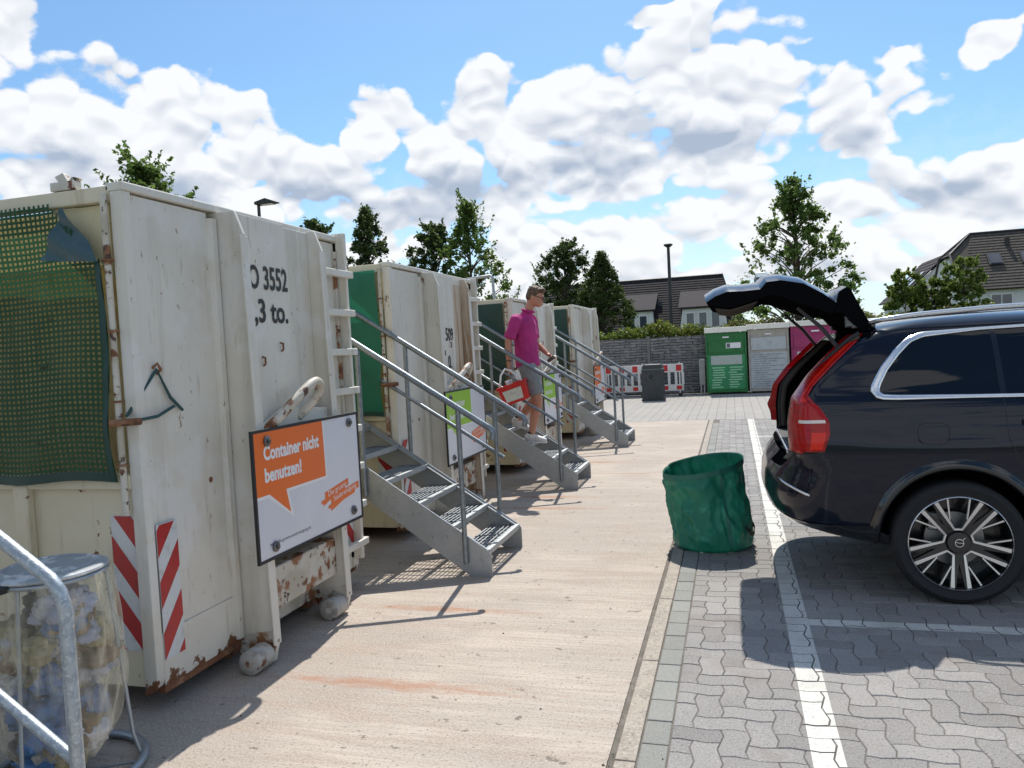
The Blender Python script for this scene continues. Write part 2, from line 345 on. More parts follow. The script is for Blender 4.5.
# interlocking wave stones in herringbone
paving = tag(MB().box((-.60, -4, -.15), (16, YF-.008, -.0065)).build('paving', m_joint), kind='structure')
A = .1105; AMP = .0115
def warp(x, y):
    tri = lambda t: abs((t % 2)-1)*2-1
    return (x*A + AMP*tri(y+.5), y*A + AMP*.8*tri(x+.5))
def stone(i, j, horiz):
    n = 2
    if horiz: c = [(i, j), (i+2, j), (i+2, j+1), (i, j+1)]
    else: c = [(i, j), (i+1, j), (i+1, j+2), (i, j+2)]
    P = []
    for q in range(4):
        a, b = c[q], c[(q+1) % 4]; ln = abs(b[0]-a[0])+abs(b[1]-a[1]); k = 2*ln
        P += [(a[0]+(b[0]-a[0])*s/k, a[1]+(b[1]-a[1])*s/k) for s in range(k)]
    return P
def clip(P, ax, lim, keep_gt):
    out = []
    for a, b in zip(P, P[1:]+P[:1]):
        ia, ib = ((a[ax] >= lim) == keep_gt), ((b[ax] >= lim) == keep_gt)
        if ia: out.append(a)
        if ia != ib:
            t = (lim-a[ax])/(b[ax]-a[ax]); out.append((a[0]+(b[0]-a[0])*t, a[1]+(b[1]-a[1])*t))
    return out
def shrink(P, d):
    n = len(P); out = []
    ar = sum(P[i][0]*P[(i+1) % n][1]-P[(i+1) % n][0]*P[i][1] for i in range(n)); sg = 1 if ar > 0 else -1
    for i in range(n):
        a, p, b = P[i-1], P[i], P[(i+1) % n]
        e1 = (p[0]-a[0], p[1]-a[1]); e2 = (b[0]-p[0], b[1]-p[1])
        l1 = math.hypot(*e1) or 1e-9; l2 = math.hypot(*e2) or 1e-9
        n1 = (-e1[1]/l1*sg, e1[0]/l1*sg); n2 = (-e2[1]/l2*sg, e2[0]/l2*sg)
        k = d/max(.35, 1+n1[0]*n2[0]+n1[1]*n2[1])
        out.append((p[0]+(n1[0]+n2[0])*k, p[1]+(n1[1]+n2[1])*k))
    return out
XB = -.312; LX0, LX1 = .238, .362
stones = []
for i in range(int(-.5/A)-2, int(9/A)):
    for j in range(int(-1.5/A), int(YF/A)+1):
        k = (i-j) % 4
        if k == 0: P = stone(i, j, True)
        elif k == 2: P = stone(i, j-1, False)
        else: continue
        P = [warp(*p) for p in P]
        cx = sum(p[0] for p in P)/len(P); cy = sum(p[1] for p in P)/len(P)
        if cx < XB-.13 or cy > YF+.05: continue
        cut = False
        if min(p[0] for p in P) < XB: P = clip(P, 0, XB, True); cut = True
        if P and max(p[1] for p in P) > YF-.012: P = clip(P, 1, YF-.012, False); cut = True
        if len(P) < 3: continue
        w = max(p[0] for p in P)-min(p[0] for p in P)
        if w < .012: continue
        stones.append((P, cx, cy, cut, (k, i % 2, j % 2)))
BARS = [(LX0, LX1, -2, YF-.02)] + [(LX1+.001, 5.6, y-.055, y+.055) for y in (4.68, 7.65, 10.62, 13.59)]
def seen(c):
    x, y, w = px((c[1], c[2], 0)); return w > .5 and -12 < x < 1036 and 380 < y < 785 and not (.75 < c[1] and 5.0 < c[2] < 7.1)
vis = sorted([s for s in stones if seen(s)], key=lambda s: px((s[1], s[2], 0))[2])
near = {id(s) for s in vis[:300]}
def stone_geo(mb, P, z, c=(0, 0)):
    k = len(P); a = shrink(P, .0014); b = shrink(P, .0046)
    mb.add([(p[0]-c[0], p[1]-c[1], z-.05) for p in a] + [(p[0]-c[0], p[1]-c[1], z-.004) for p in a] + [(p[0]-c[0], p[1]-c[1], z) for p in b],
           [tuple(range(2*k, 3*k))] + [(i, (i+1) % k, k+(i+1) % k, k+i) for i in range(k)] + [(k+i, k+(i+1) % k, 2*k+(i+1) % k, 2*k+i) for i in range(k)])
field_mb = MB(); cache = {}; paint = MB()
for s in stones:
    P, cx, cy, cut, key = s; z = random.uniform(-.0022, .0010)
    if id(s) in near:
        key = None if cut else key
        if key in cache and key is not None:
            o = bpy.data.objects.new('paver', cache[key]); COL.objects.link(o); o.parent = paving; o.location = (cx, cy, z)
        else:
            mb = MB(); stone_geo(mb, P, 0, (cx, cy)); o = mb.build('paver', m_paver, paving, (cx, cy, z))
            if key is not None: cache[key] = o.data
    else: stone_geo(field_mb, P, z)
    for (a, b, c, d) in BARS:
        if cx < a-.2 or cx > b+.2 or cy < c-.2 or cy > d+.2: continue
        Q = shrink(P, .0040)
        for ax, lim, kg in ((0, a, True), (0, b, False), (1, c, True), (1, d, False)):
            if len(Q) >= 3: Q = clip(Q, ax, lim, kg)
        if len(Q) >= 3 and (max(q[0] for q in Q)-min(q[0] for q in Q)) > .004:
            paint.add([(q[0], q[1], z+.0016) for q in Q], [tuple(range(len(Q)))])
tag(field_mb.build('paver_field', m_paver, paving), kind='stuff')
tag(paint.build('parking_lines', m_paint), kind='structure')

gr = MB(); r_ = random.Random(5)
for k in range(420):
    if k < 240: x, y = r_.gauss(-.53, .02), r_.uniform(1.5, 14)
    else: x, y = r_.uniform(-3.2, -.3), r_.uniform(2.2, 14)
    q = r_.uniform(.002, .006) if k < 400 else r_.uniform(.006, .012); a = r_.random()*6
    gr.add([(x+q*math.cos(a+i*2.1)*r_.uniform(.6, 1.2), y+q*math.sin(a+i*2.1)*r_.uniform(.6, 1.2), .0008) for i in range(3)]+[(x, y, q*.9)], [(0, 1, 3), (1, 2, 3), (2, 0, 3)])
tag(gr.build('grit', mat('grit_brown', (.12, .095, .07), .95, rnd=.5)), 'loose dark grit and crumbs scattered along the kerb joint', 'grit', kind='stuff')

# ================================================================== roll-off containers
def stripes_plate(parent, o, u, v, n, w=.14, h=.66, flip=False):
    """white reflective plate with red diagonals; o lower corner, u across, v up, n outward"""
    o, u, v, n = map(Vector, (o, u, v, n))
    p = MB().prism([(0, 0), (w, 0), (w, h), (0, h)], o, u, v, n*.003).build('warning_plate', m_refw, parent)
    s = .25 if h > .6 else .22; k = int(h/s)+1; rise = w*1.3
    for i in range(-1, k+1):
        b = i*s
        poly = [(0, b), (w, b+rise), (w, b+rise+s*.52), (0, b+s*.52)] if not flip else [(0, b+rise), (w, b), (w, b+s*.52), (0, b+rise+s*.52)]
        q = clip(clip(poly, 1, .003, True), 1, h-.003, False)
        if len(q) >= 3 and max(a[1] for a in q)-min(a[1] for a in q) > .02:
            MB().prism(q, o+n*.0032, u, v, n*.0012).build('stripe', m_red, p)
    return p

def sign_board(parent, o, w, h, colm, small, label, tilt=0.):
    """hanging board facing +x. o: lower near corner"""
    x, y, z = o
    b = empty('sign_board', o, parent); b['label'] = label; b.rotation_euler.x = tilt
    MB().box((-.008, 0, 0), (.0, w, h)).build('panel', m_board, b, bevel=.002)
    fr = MB(); t = .016
    for a, c in (((-.012, -t, -t), (.004, 0.0, h+t)), ((-.012, w, -t), (.004, w+t, h+t)), ((-.012, 0, -t), (.004, w, 0)), ((-.012, 0, h), (.004, w, h+t))): fr.box(a, c)
    fr.build('edge_frame', m_black, b)
    U, V, Nn = (0, 1, 0), (0, 0, 1), (1, 0, 0)
    bw, bh = w*.62, h*.50
    tail = [(0, h), (0, h-bh), (.10*w, h-bh+.0), (.27*w, h-bh-.20*h), (.24*w, h-bh), (bw, h-bh), (bw*.985, h)]
    MB().prism([(p[0]+.0, p[1]) for p in [(0, h), (0, h-bh-.018), (.09*w, h-bh-.018), (.295*w, h-bh-.25*h), (.262*w, h-bh-.018), (bw+.018, h-bh-.018), (bw+.004, h)]], (.0005, 0, 0), U, V, (.001, 0, 0)).build('bubble_outline', m_pwhite, b)
    MB().prism(tail, (.0018, 0, 0), U, V, (.001, 0, 0)).build('speech_bubble', colm, b)
    if small != 'green':
        lettering('Container nicht', .105, (.0036, .07*w, h*.78), U, V, m_pwhite, b, bold=.0042, width=bw*.80)
        lettering('benutzen!', .105, (.0036, .07*w, h*.605), U, V, m_pwhite, b, bold=.0042, width=bw*.51)
        lettering('www.die-gruene-stadtreinigung.de', .028, (.0012, .08*w, h*.09), U, V, m_pgrey, b, width=w*.36)
    else:
        lettering('Container', .10, (.0036, .07*w, h*.78), U, V, m_pwhite, b, bold=.002, width=bw*.62)
        lettering('benutzen', .10, (.0036, .07*w, h*.605), U, V, m_pwhite, b, bold=.002, width=bw*.6)
    lg = MB()
    sh = .10
    for k_, (a, c, d, e) in enumerate(((.60, .86, .285, .045), (.56, .82, .255, .02), (.66, .98, .225, .045), (.63, .93, .19, .022), (.58, .70, .235, .014), (.655, .80, .165, .016))):
        lg.prism([(a*w, d*h), (c*w, (d+sh*.6)*h), (c*w, (d+sh*.6)*h+e), (a*w, d*h+e)], (.0006+.0002*k_, 0, 0), U, V, (.0008, 0, 0))
    lgo = lg.build('brush_logo', m_orange, b)
    uu = Vector((0, .28*w, sh*.6*h)).normalized(); vv = Vector((1, 0, 0)).cross(uu)
    lettering('Die gruene', .05, (.0024, .635*w, .303*h), uu, vv, m_pwhite, b, width=.2*w)
    lettering('Stadtreinigung', .045, (.0024, .69*w, .245*h), uu, vv, m_pwhite, b, width=.26*w)
    for (fy, fz) in ((.10, .925), (.90, .935), (.12, .075), (.90, .085)):
        bo = MB().lathe([(0.0001, .004), (.030, .004), (.030, .012), (.024, .016), (.0001, .016)], (0, fy*w, fz*h), 'x', 18).build('washer', m_bolt, b, smooth=40)
        MB().lathe([(.0001, .016), (.013, .016), (.013, .026), (.0001, .026)], (0, fy*w, fz*h), 'x', 6).build('bolt', m_bolt, bo)
    return b

def container(loc, W=2.17, H=2.53, LEN=5.2, cover='tarp', label='', sign=None, text=(), rust=False, flap=False, pipe=False, zb=.13, hook=True):
    c = tag(empty('waste_container', loc), label, 'container', 'roll-off waste containers with stairs between them')
    PR = .18; s1, s2 = W*.33, W*.733                # hook column side plates
    white = m_white
    # end wall, folded in plan
    MB().box((-.05, 0.055, zb+.02), (0, s1-.07, H-.04)).build('end_wall', white, c, bevel=.004)
    MB().box((-.05, s2+.05, zb+.02), (-.01, W-.06, H-.04)).build('end_wall', white, c, bevel=.004)
    # rib beside the column
    MB().prism([(0, 0), (.028, .012), (.028, .05), (0, .062)], (0, s1-.075, zb+.02), (1, 0, 0), (0, 1, 0), (0, 0, H-zb-.09)).build('rib', white, c)
    # near corner flange: rounded lower corner
    def flange(y0, y1):
        r = .085; P = [(-.06, H-.03), (-.06, zb+.0)]
        for q in range(7):
            a = R(-90+15*q); P.append((.012-r+r*math.cos(a), zb-.03+r+r*math.sin(a)))
        P += [(.012, H-.03)]
        return MB().prism(P, (0, y0, 0), (1, 0, 0), (0, 0, 1), (0, y1-y0, 0)).build('corner_post', m_strip, c, bevel=.006)
    flange(0, .055); flange(W-.055, W)
    # column plates
    for y in (s1, s2):
        mp = MB().prism([(-.05, H-.03), (-.05, zb), (.0, .03), (PR+.02, .02), (PR+.045, .10), (PR+.02, 1.2), (PR, H-.16), (PR-.05, H-.03)], (0, y-.013, 0), (1, 0, 0), (0, 0, 1), (0, .026, 0))
        mp.build('column_plate', m_rustpan if (rust and y == s2) else m_white, c, bevel=.004)
        d = .045 if y == s1 else -.045
        MB().prism([(PR-.012, H-.17), (PR+.012, 1.2), (PR+.034, .11), (PR+.046, .11), (PR+.024, 1.2), (PR+.0, H-.17)], (0, y-.032 , 0), (1, 0, 0), (0, 0, 1), (0, .064, 0)).build('column_edge', m_white, c, bevel=.003)
        MB().prism([(-.05, .135), (.0, .026), (PR+.022, .016), (PR+.048, .13), (PR+.03, .19), (.02, .16)], (0, y-.016, 0), (1, 0, 0), (0, 0, 1), (0, .032, 0)).build('skid_shoe', m_worn, c, bevel=.004)
    # web between the plates: flat with a fold
    ym = s1+(s2-s1)*.56
    web = MB()
    web.prism([(PR-.05, s1+.014), (PR-.05, ym), (PR-.10, ym+.07), (PR-.10, s2-.014), (PR-.13, s2-.014), (PR-.13, ym+.06), (PR-.08, ym-.01), (PR-.08, s1+.014)], (0, 0, .58), (1, 0, 0), (0, 1, 0), (0, 0, H-.62))
    web.build('column_web', white, c, bevel=.003)
    if rust: MB().box((PR-.098, ym+.078, .6), (PR-.094, s2-.02, H-.1)).build('rust_streak', m_rustpan, c)
    # cross beam with ledge low between the plates
    MB().box((.0, s1+.014, .26), (PR-.03, s2-.014, .50)).build('cross_beam', m_worn, c, bevel=.008)
    MB().box((-.05, s1+.014, .10), (-.02, s2-.014, .58)).build('under_panel', m_worn, c)
    # skids running back under the body
    for y in (s1, s2):
        MB().box((-LEN, y-.05, .03), (-.06, y+.05, zb+.02)).build('skid', m_rust, c)
    # bottom rub strip on the near panel
    MB().box((.001, .056, zb+.0), (.010, s1-.02, zb+.26)).build('bottom_strip', m_strip, c, bevel=.003)
    MB().box((-.04, .056, zb-.035), (.006, s1-.02, zb-.001)).build('bottom_edge', m_rust, c, bevel=.003)
    # rollers
    for y, yy in ((s1, -.185), (s2, -.175)):
        ro = None
        ro = MB().lathe([(.0001, 0), (.058, .003), (.066, .010), (.066, .145), (.0001, .145)], (PR-.02, y+yy, .068), 'y', 28).build('roller', m_rollr, c, smooth=40)
        MB().lathe([(.0001, -.002), (.018, -.002), (.018, .16), (.0001, .16)], (PR-.02, y+yy, .068), 'y', 12).build('axle', m_worn, ro)
    # lifting hook bow
    if hook:
        yc0 = s1+.17
        yc0 -= .06
        P = [(PR-.04, yc0-.02, 1.26), (PR+.02, yc0+.03, 1.33), (PR+.07, yc0+.15, 1.43), (PR+.10, yc0+.30, 1.525), (PR+.10, yc0+.38, 1.545), (PR+.09, yc0+.44, 1.51), (PR+.06, yc0+.43, 1.44), (PR-.03, yc0+.36, 1.33)]
        Q = []
        for i in range(len(P)-1):
            for k in range(4): Q.append(Vector(P[i]).lerp(Vector(P[i+1]), k/4))
        Q.append(Vector(P[-1]))
        for _ in range(2): Q = [Q[0]] + [(Q[i-1]+Q[i]*2+Q[i+1])/4 for i in range(1, len(Q)-1)] + [Q[-1]]
        MB().tube(Q, .028, 14).build('hook_bow', m_worn, c, smooth=50)
        MB().prism([(s1+.02, 1.24), (s2-.03, 1.24), (s2-.03, 1.36), (s1+.30, 1.40), (s1+.05, 1.30)], (PR-.048, 0, 0), (0, 1, 0), (0, 0, 1), (.03, 0, 0)).build('hook_plate', m_white, c, bevel=.004)
    # ladder on the far side
    lx = .075; la, lb = s2+.06, W-.035
    for k in range(8):
        z = .34+k*.275
        if z > H-.2: break
        MB().box((lx-.02, la-.01, z-.024), (lx+.022, lb+.055, z+.024)).build('rung', m_white, c, bevel=.006)
    MB().box((-.02, lb-.02, .22), (lx, lb+.012, H+.03)).build('ladder_rail', m_white, c, bevel=.005)
    MB().box((-.02, lb-.055, .5), (.012, lb-.026, H-.1)).build('ladder_flat', m_worn, c, bevel=.004)
    # long near side (-y): lower wall, posts, open top
    MB().box((-LEN, .03, zb), (-.06, .07, 1.13)).build('side_wall', m_cside, c, bevel=.004)
    for k in range(5):
        x = -.72-k*1.05
        MB().box((x-.045, -.012, zb+.02), (x+.045, .03, 1.12)).build('side_rib', m_cside, c, bevel=.006)
    MB().box((-LEN, -.005, 1.10), (-.06, .075, 1.17)).build('sill_rail', m_cside, c, bevel=.006)
    MB().box((-LEN, .0, H-.075), (-.06, .06, H)).build('top_rail', m_cside, c, bevel=.008)
    MB().box((-.085, .0, H-.03), (.02, W, H+.012)).build('top_rim', m_white, c, bevel=.008)
    MB().box((-LEN, W-.06, H-.05), (-.09, W, H)).build('top_rail', m_white, c, bevel=.008)
    MB().box((-LEN, W-.05, zb), (-.11, W-.01, H-.05)).build('side_wall', m_cream, c)
    MB().box((-LEN-.05, 0, zb), (-LEN, W, H)).build('rear_wall', m_cream, c)
    MB().box((-LEN, .07, zb), (-.06, W-.05, zb+.05)).build('floor', m_rust, c)
    MB().box((-LEN, .30, H-.030), (-.09, W-.01, H-.022)).build('lid_sheet', m_lidsheet, c)  # passes tinted sun to lift the brightness behind the net
    MB().box((-.10, .08, zb+.05), (-.056, W-.06, H-.05)).build('end_lining', m_cream, c)
    MB().prism([(-.10, H-.08), (-.10, H-.42), (-.44, H-.08)], (0, .035, 0), (1, 0, 0), (0, 0, 1), (0, .015, 0)).build('gusset', m_cream, c)
    # rod that the cover is tied to
    MB().tube([(-.078, -.018, .98), (-.078, -.018, H-.04)], .016, 10).build('cover_rod', m_worn, c, smooth=50)
    for z in (1.22, 1.52, 1.85, 2.18):
        MB().tube([(-.078+.024*math.cos(a), -.018+.024*math.sin(a), z) for a in (k*math.pi/6 for k in range(12))], .005, 6, closed=True).build('rod_clip', m_rust, c)
    # closing pin with rubber strap
    pin = MB().tube([(-.10, -.05, 1.42), (.05, -.03, 1.425)], .017, 10).build('closing_pin', m_rust, c, smooth=50)
    if cover == 'net':
        ss = MB()
        ss.tube([(-.03, -.025, 1.45), (.014, .14, 1.66), (.016, .22, 1.52), (.016, .30, 1.45)], .008, 8); ss.tube([(.03, -.01, 1.43), (.02, .12, 1.435), (.018, .24, 1.475)], .008, 8)
        ss.build('rubber_strap', m_strap, c, smooth=50)
        MB().tube([(.002, .13, 1.67), (.03, .13, 1.69), (.03, .15, 1.66), (.002, .155, 1.64)], .008, 8).build('eye_hook', m_rust, c)
    # cover over the side opening
    z0, z1 = 1.14, H-.06
    def drape(u, v):                                  # u 0..1 from the rod backwards, v 0..1 upwards
        x = -.10-u*(LEN-.4)-.014*math.sin(v*9)*(1-u)**30
        return (x, -.030-.014*math.sin(u*23+v*2)-.010*math.sin(v*7+u*4)-.006*math.sin(u*71+v*13), z0+(z1-z0)*v+.012*math.sin(u*37)*(1-v))
    if cover == 'net':
        nu, nv = 60, 52; mb = MB(); bw_ = .34; span = .36   # net only as far back as its first panel; the next panel follows
        for pan in range(3):
            ua, ub = pan*span, (pan+1)*span-.006
            for j in range(nv):
                for i in range(nu):
                    u0, u1 = ua+(ub-ua)*i/nu, ua+(ub-ua)*(i+1)/nu; v0, v1 = j/nv, (j+1)/nv
                    if u0 > 1: continue
                    if pan == 0 and (v0-.78)*1.0 > (u0*(LEN-.4))*.75: continue      # upper corner folded down
                    um, vm = u0+(u1-u0)*.47, v0+(v1-v0)*.50
                    for (a, b, d, e) in ((u0, um, v0, v1), (um, u1, v0, vm)):
                        mb.add([drape(a, d), drape(b, d), drape(b, e), drape(a, e)], [(0, 1, 2, 3)])
        mb.build('net_cover', m_net, c, smooth=60)
        hem = MB()
        hem.grid(lambda u, v: tuple(Vector(drape(u, .0+v*.035))+Vector((0, -.004, 0))), 80, 2)
        hem.grid(lambda u, v: tuple(Vector(drape(u*.006, v*.78))+Vector((.0, -.005-.004*math.sin(v*30), 0))), 3, 30)
        hem.build('net_hem', m_tarp_dk, c, smooth=60)
        if flap:
            def fl(u, v):
                a = Vector((-.28, -.055, H-.09)); b = Vector((-.085, -.05, z0+(z1-z0)*.77)); d = Vector((-.44, -.05, z0+(z1-z0)*.80))
                p = a.lerp(b, u*.98)*(1-v)+a.lerp(d, .25+.75*u)*v
                return (p.x, p.y-.014*math.sin(v*5+u*8), p.z)
            MB().grid(fl, 10, 6).build('folded_flap', m_flap, c, smooth=60)
            mb = MB(); mb.box((-.40, .0, H+.003), (-.26, .05, H+.045)); mb.prism([(0, 0), (.05, 0), (.10, .07), (.05, .085)], (-.28, .05, H+.004), (-1, 0, 0), (0, 0, 1), (0, -.04, 0)); mb.prism([(0, 0), (.05, 0), (-.01, .065), (-.05, .055)], (-.30, .05, H+.004), (-1, 0, 0), (0, 0, 1), (0, -.03, 0))
            mb.build('lid_bracket', m_worn, c, bevel=.004)
    else:
        MB().grid(drape, 110, 24).build('tarpaulin', m_tarp if cover == 'tarp' else m_tarp_dk, c, smooth=80)
        MB().grid(lambda u, v: tuple(Vector(drape(u, v*.03))+Vector((0, -.007, 0))), 80, 2).build('tarpaulin_hem', m_tarp_dk, c, smooth=80)
    # warning plates round both corners
    stripes_plate(c, (.0125, .060, .255), (0, 1, 0), (0, 0, 1), (1, 0, 0))
    stripes_plate(c, (-.06-.155, .028, .31), (1, 0, 0), (0, 0, 1), (0, -1, 0), flip=True)
    stripes_plate(c, (.0125, W-.05-.14, .30), (0, 1, 0), (0, 0, 1), (1, 0, 0), w=.13, h=.5, flip=True)
    # small hardware on the end wall
    MB().lathe([(.0001, .004), (.012, .004), (.016, 0)][::-1], (.0, .50, 1.06), 'x', 12).build('lug', m_rust, c)
    if sign: sign_board(c, (PR+.052, s1-.12, .60), 1.17, .69, *sign)
    for (body, size, y, z, wd) in text:
        lettering(body, size, (PR-.046, y, z), (0, 1, 0), (0, 0, 1), m_bktext, c, bold=.004, width=wd)
    for (y, z) in ((s1+.17, 1.70), (s1+.36, 1.78)):
        MB().tube([(PR-.05, y, z), (PR-.032, y, z-.004), (PR-.032, y, z-.04), (PR-.045, y, z-.05)], .006, 8).build('tie_hook', m_rust, c)
    if pipe:
        MB().tube([(-.75, .10, H-.05), (-.75, .10, H+.26), (-.72, .10, H+.30), (-.30, .10, H+.33), (-.27, .10, H+.30), (-.26, .10, H-.05)], .02, 10).build('pipe_hoop', m_galv, c, smooth=50)
    return c

c1 = container((-2.70, 2.97, 0), W=2.06, cover='net', flap=True, H=2.53, text=(('O 3552', .185, .765, 2.09, .385), (',3 to.', .185, .80, 1.90, .335)),
    label='large white waste container with green net side and orange sign, nearest the camera',
    sign=(m_orange, 'orange', 'white board with an orange speech bubble reading Container nicht benutzen'))
c2 = container((-2.88, 6.24, 0), W=2.25, H=2.49, text=(('509', .18, .985, 1.80, .21), ('0.', .18, 1.02, 1.52, .10)), rust=True,
    label='white waste container with bright green tarpaulin and green sign, numbered 509',
    sign=(m_greenp, 'green', 'white board with a green speech bubble'))
c3 = container((-2.80, 9.86, 0), W=2.25, H=2.36, cover='dark', pipe=True, label='white waste container with dark green tarpaulin directly behind the man',
    sign=(m_greenp, 'green', 'white board with a green speech bubble, partly hidden'))
c4 = container((-2.72, 13.6, 0), W=2.1, H=2.42, cover='dark', label='farthest white waste container with dark green tarpaulin beside the stone wall',
    sign=(m_orange, 'orange', 'white board with an orange bubble, seen edge on'))

# ================================================================== stairs
def stair(loc, label, near_mid=True, rails=True, end='curl', width=.86, pipe=None):
    pipe = pipe or m_galvpipe
    s = tag(empty('metal_stairs', loc), label, 'stairs', 'galvanised stairs between the containers')
    rise, run, n = .172, .266, 6                         # x runs from 0 at the foot to minus
    sl_ = rise/run; top = n+1
    zt = lambda x: .20 - x*sl_                         # top edge of the stringer
    xe = -run*n-.10
    for y, nm in ((0, 'near'), (width-.012, 'far')):
        P = [(0, 0), (0, .17), (-.03, .205), (xe, zt(xe)+.01), (-2.9, zt(xe)+.01), (-2.9, zt(xe)-.19), (xe-.05, zt(xe)-.19), (-.16, 0)]
        st = MB(); st.prism(P, (0, y, 0), (1, 0, 0), (0, 0, 1), (0, .012, 0))
        out = -1 if y == 0 else 1; yi = y+(.012 if out < 0 else 0)
        q = .035*(-out)
        d = Vector((-1, 0, sl_)).normalized(); nn = Vector((sl_, 0, 1)).normalized()
        st.prism([(0, 0), (-xe-.03+.14, 0), (-xe-.03+.14, .010), (0, .010)], (-.03, yi, .195), (-1, 0, sl_), (0, 0, -1), (0, q, 0))
        for k in range(n):
            for dx, dz in ((-.08, -.02), (-.20, -.02)):
                bx, bz = -run*k+dx, .2+rise*k+dz-.06
                yo = y if out < 0 else y+.012
                st.lathe([(.0001, .010*out), (.014, .010*out), (.014, 0)] if out > 0 else [(.014, 0), (.014, -.010), (.0001, -.010)], (bx, yo, bz), 'y', 8)
        st.build('stringer', m_galv, s, smooth=30)
    for k in range(n):
        x, z = -run*k, .2+rise*k
        t = MB(); a, b = .014, width-.014
        t.box((x-.045, a, z-.036), (x-.012, b, z-.002))
        t.box((x-run+.0, a, z-.03), (x-run+.012, b, z-.004))
        for i in range(6):
            xx = x-.06-i*.034; t.box((xx-.004, a, z-.03), (xx+.004, b, z-.003))
        for i in range(9):
            yy = a+.05+i*(b-a-.1)/8; t.box((x-run+.012, yy-.003, z-.026), (x-.045, yy+.003, z-.008))
        t.box((x-.045, a, z-.0018), (x-.012, b, z+.003))
        t.build('tread', m_galv, s)
    z = .2+rise*n; t = MB()
    for i in range(34):
        xx = xe+.02-i*.04; t.box((xx-.004, .014, z-.03), (xx+.004, width-.014, z-.002))
    for i in range(9):
        yy = .05+i*(width-.1)/8; t.box((-2.88, yy-.003, z-.026), (xe+.03, yy+.003, z-.006))
    t.box((xe+.025, .014, z-.04), (xe+.06, width-.014, z+.002))
    t.build('landing', m_galv, s)
    for y in (.03, width-.03):
        MB().box((-2.86, y-.025, 0), (-2.81, y+.025, z-.19)).build('landing_leg', m_galv, s)
    hr = .94 if end == 'curl' else .80
    md = .46 if end == 'curl' else .52
    for y, side in ((-.022, 0), (width+.022, 1)):
        if side == 0 and not rails: continue
        e0 = .03 if end == 'curl' else -.13
        pts = [(e0, zt(e0)+hr), (xe-.02, zt(xe-.02)+hr), (xe-.14, zt(xe)+hr+.02), (-2.86, zt(xe)+hr+.02)]
        P = [Vector((a, y, b)) for a, b in pts]
        if end == 'curl': P = [Vector((e0+.035, y, zt(e0)+hr-.095)), Vector((e0+.045, y, zt(e0)+hr-.055)), Vector((e0+.03, y, zt(e0)+hr-.018))] + P
        else: P = [Vector((e0+.05, y, .02)), Vector((e0+.05, y, zt(e0)+hr-.10)), Vector((e0+.035, y, zt(e0)+hr-.05)), Vector((e0+.005, y, zt(e0)+hr-.015))] + P[1:]
        rl = MB().tube(P, .024 if end == 'curl' else .0205, 12).build('handrail', pipe, s, smooth=50)
        xs = [-.19, -.98, -1.62, -2.84]
        if end != 'curl': xs = xs[1:]
        for x in xs:
            zz = max(zt(x), zt(xe)) if x < xe else zt(x)
            foot = max(.0, zt(x)-.22) if x > xe else zt(xe)-.15
            tt = (zt(x) if x > xe else zt(xe)+.02)+hr-.02
            MB().tube([(x, y, foot), (x, y, tt)], .020, 10).build('post', pipe, s, smooth=50)
        if side == 1 or near_mid:
            a = -.13 if end == 'curl' else -.085
            MB().tube([(a, y, zt(a)+hr-md), (xe-.02, y, zt(xe)+hr-md), (-2.84, y, zt(xe)+hr-md)], .017, 10).build('mid_rail', pipe, s, smooth=50)
    return s
s0 = stair((-1.80, .86, 0), 'galvanised stair railing cut by the left edge beside the clear rubbish bag', end='bend', pipe=m_galvpale)
s1_ = stair((-1.77, 5.335, 0), 'empty galvanised stairs beside the Container nicht benutzen sign', near_mid=False)
s2_ = stair((-1.80, 8.80, 0), 'galvanised stairs the man in pink is walking down')
s3_ = stair((-1.69, 12.52, 0), 'empty galvanised stairs farthest away, before the stone wall', width=.9)

# ================================================================== the dark SUV with its tailgate open
m_car = mat('car_paint_dark_blue', (.0035, .0065, .017), .20, .2, coat=.5, spec=.2)
m_gloss = mat('gloss_black', (.008, .008, .009), .12, coat=.6)
m_glass = mat('tinted_glass', (.004, .006, .010), .03, spec=.45)
m_chrome = mat('satin_chrome', (.78, .80, .82), .22, .95)
m_lamp = mat('tail_lamp_red', (.42, .004, .004), .2, coat=.25, spec=.3, var=[(18, (.24, .002, .002), .45, .7, (.4, .4, 3))])
m_lamp2 = mat('tail_lamp_bright_red', (.75, .022, .008), .25, coat=.2, spec=.3)
m_lampw = mat('lamp_clear_strip', (.75, .66, .60), .2, coat=1.)
m_tyre = mat('tyre_rubber', (.014, .014, .015), .75, bump=(60, .3))
m_alloy = mat('machined_alloy', (.72, .72, .72), .25, .9)
m_rimblk = mat('rim_black', (.012, .012, .013), .25, coat=.5)
m_disc = mat('brake_disc', (.30, .29, .28), .45, .9)
m_trim = mat('interior_trim_grey', (.085, .078, .072), .8, spec=0.)
m_intblk = mat('interior_black', (.006, .006, .007), .8, spec=0.)
m_rail = mat('roof_rail_silver', (.62, .64, .67), .25, .9)
CX, CY = .16, 6.07                                    # rear end, centre line in the world
Z_REAR = [(.26,.95),(.30,.60),(.34,.42),(.38,.26),(.43,.11),(.50,.045),(.60,.015),(.72,.025),(.80,.06),(.86,.11),(.93,.145),(1.10,.14),(1.26,.165),(1.40,.27),(1.50,.37),(1.62,.50),(1.69,.62),(1.725,.80),(1.745,1.1),(1.76,1.7)]
Z_FRONT = [(.26,4.55),(.32,4.80),(.45,4.93),(.60,4.95),(.80,4.92),(.93,4.84),(1.02,4.60),(1.08,4.20),(1.13,3.72),(1.17,3.50),(1.30,3.25),(1.45,2.98),(1.60,2.70),(1.69,2.48),(1.725,2.30),(1.745,2.1),(1.76,1.9)]
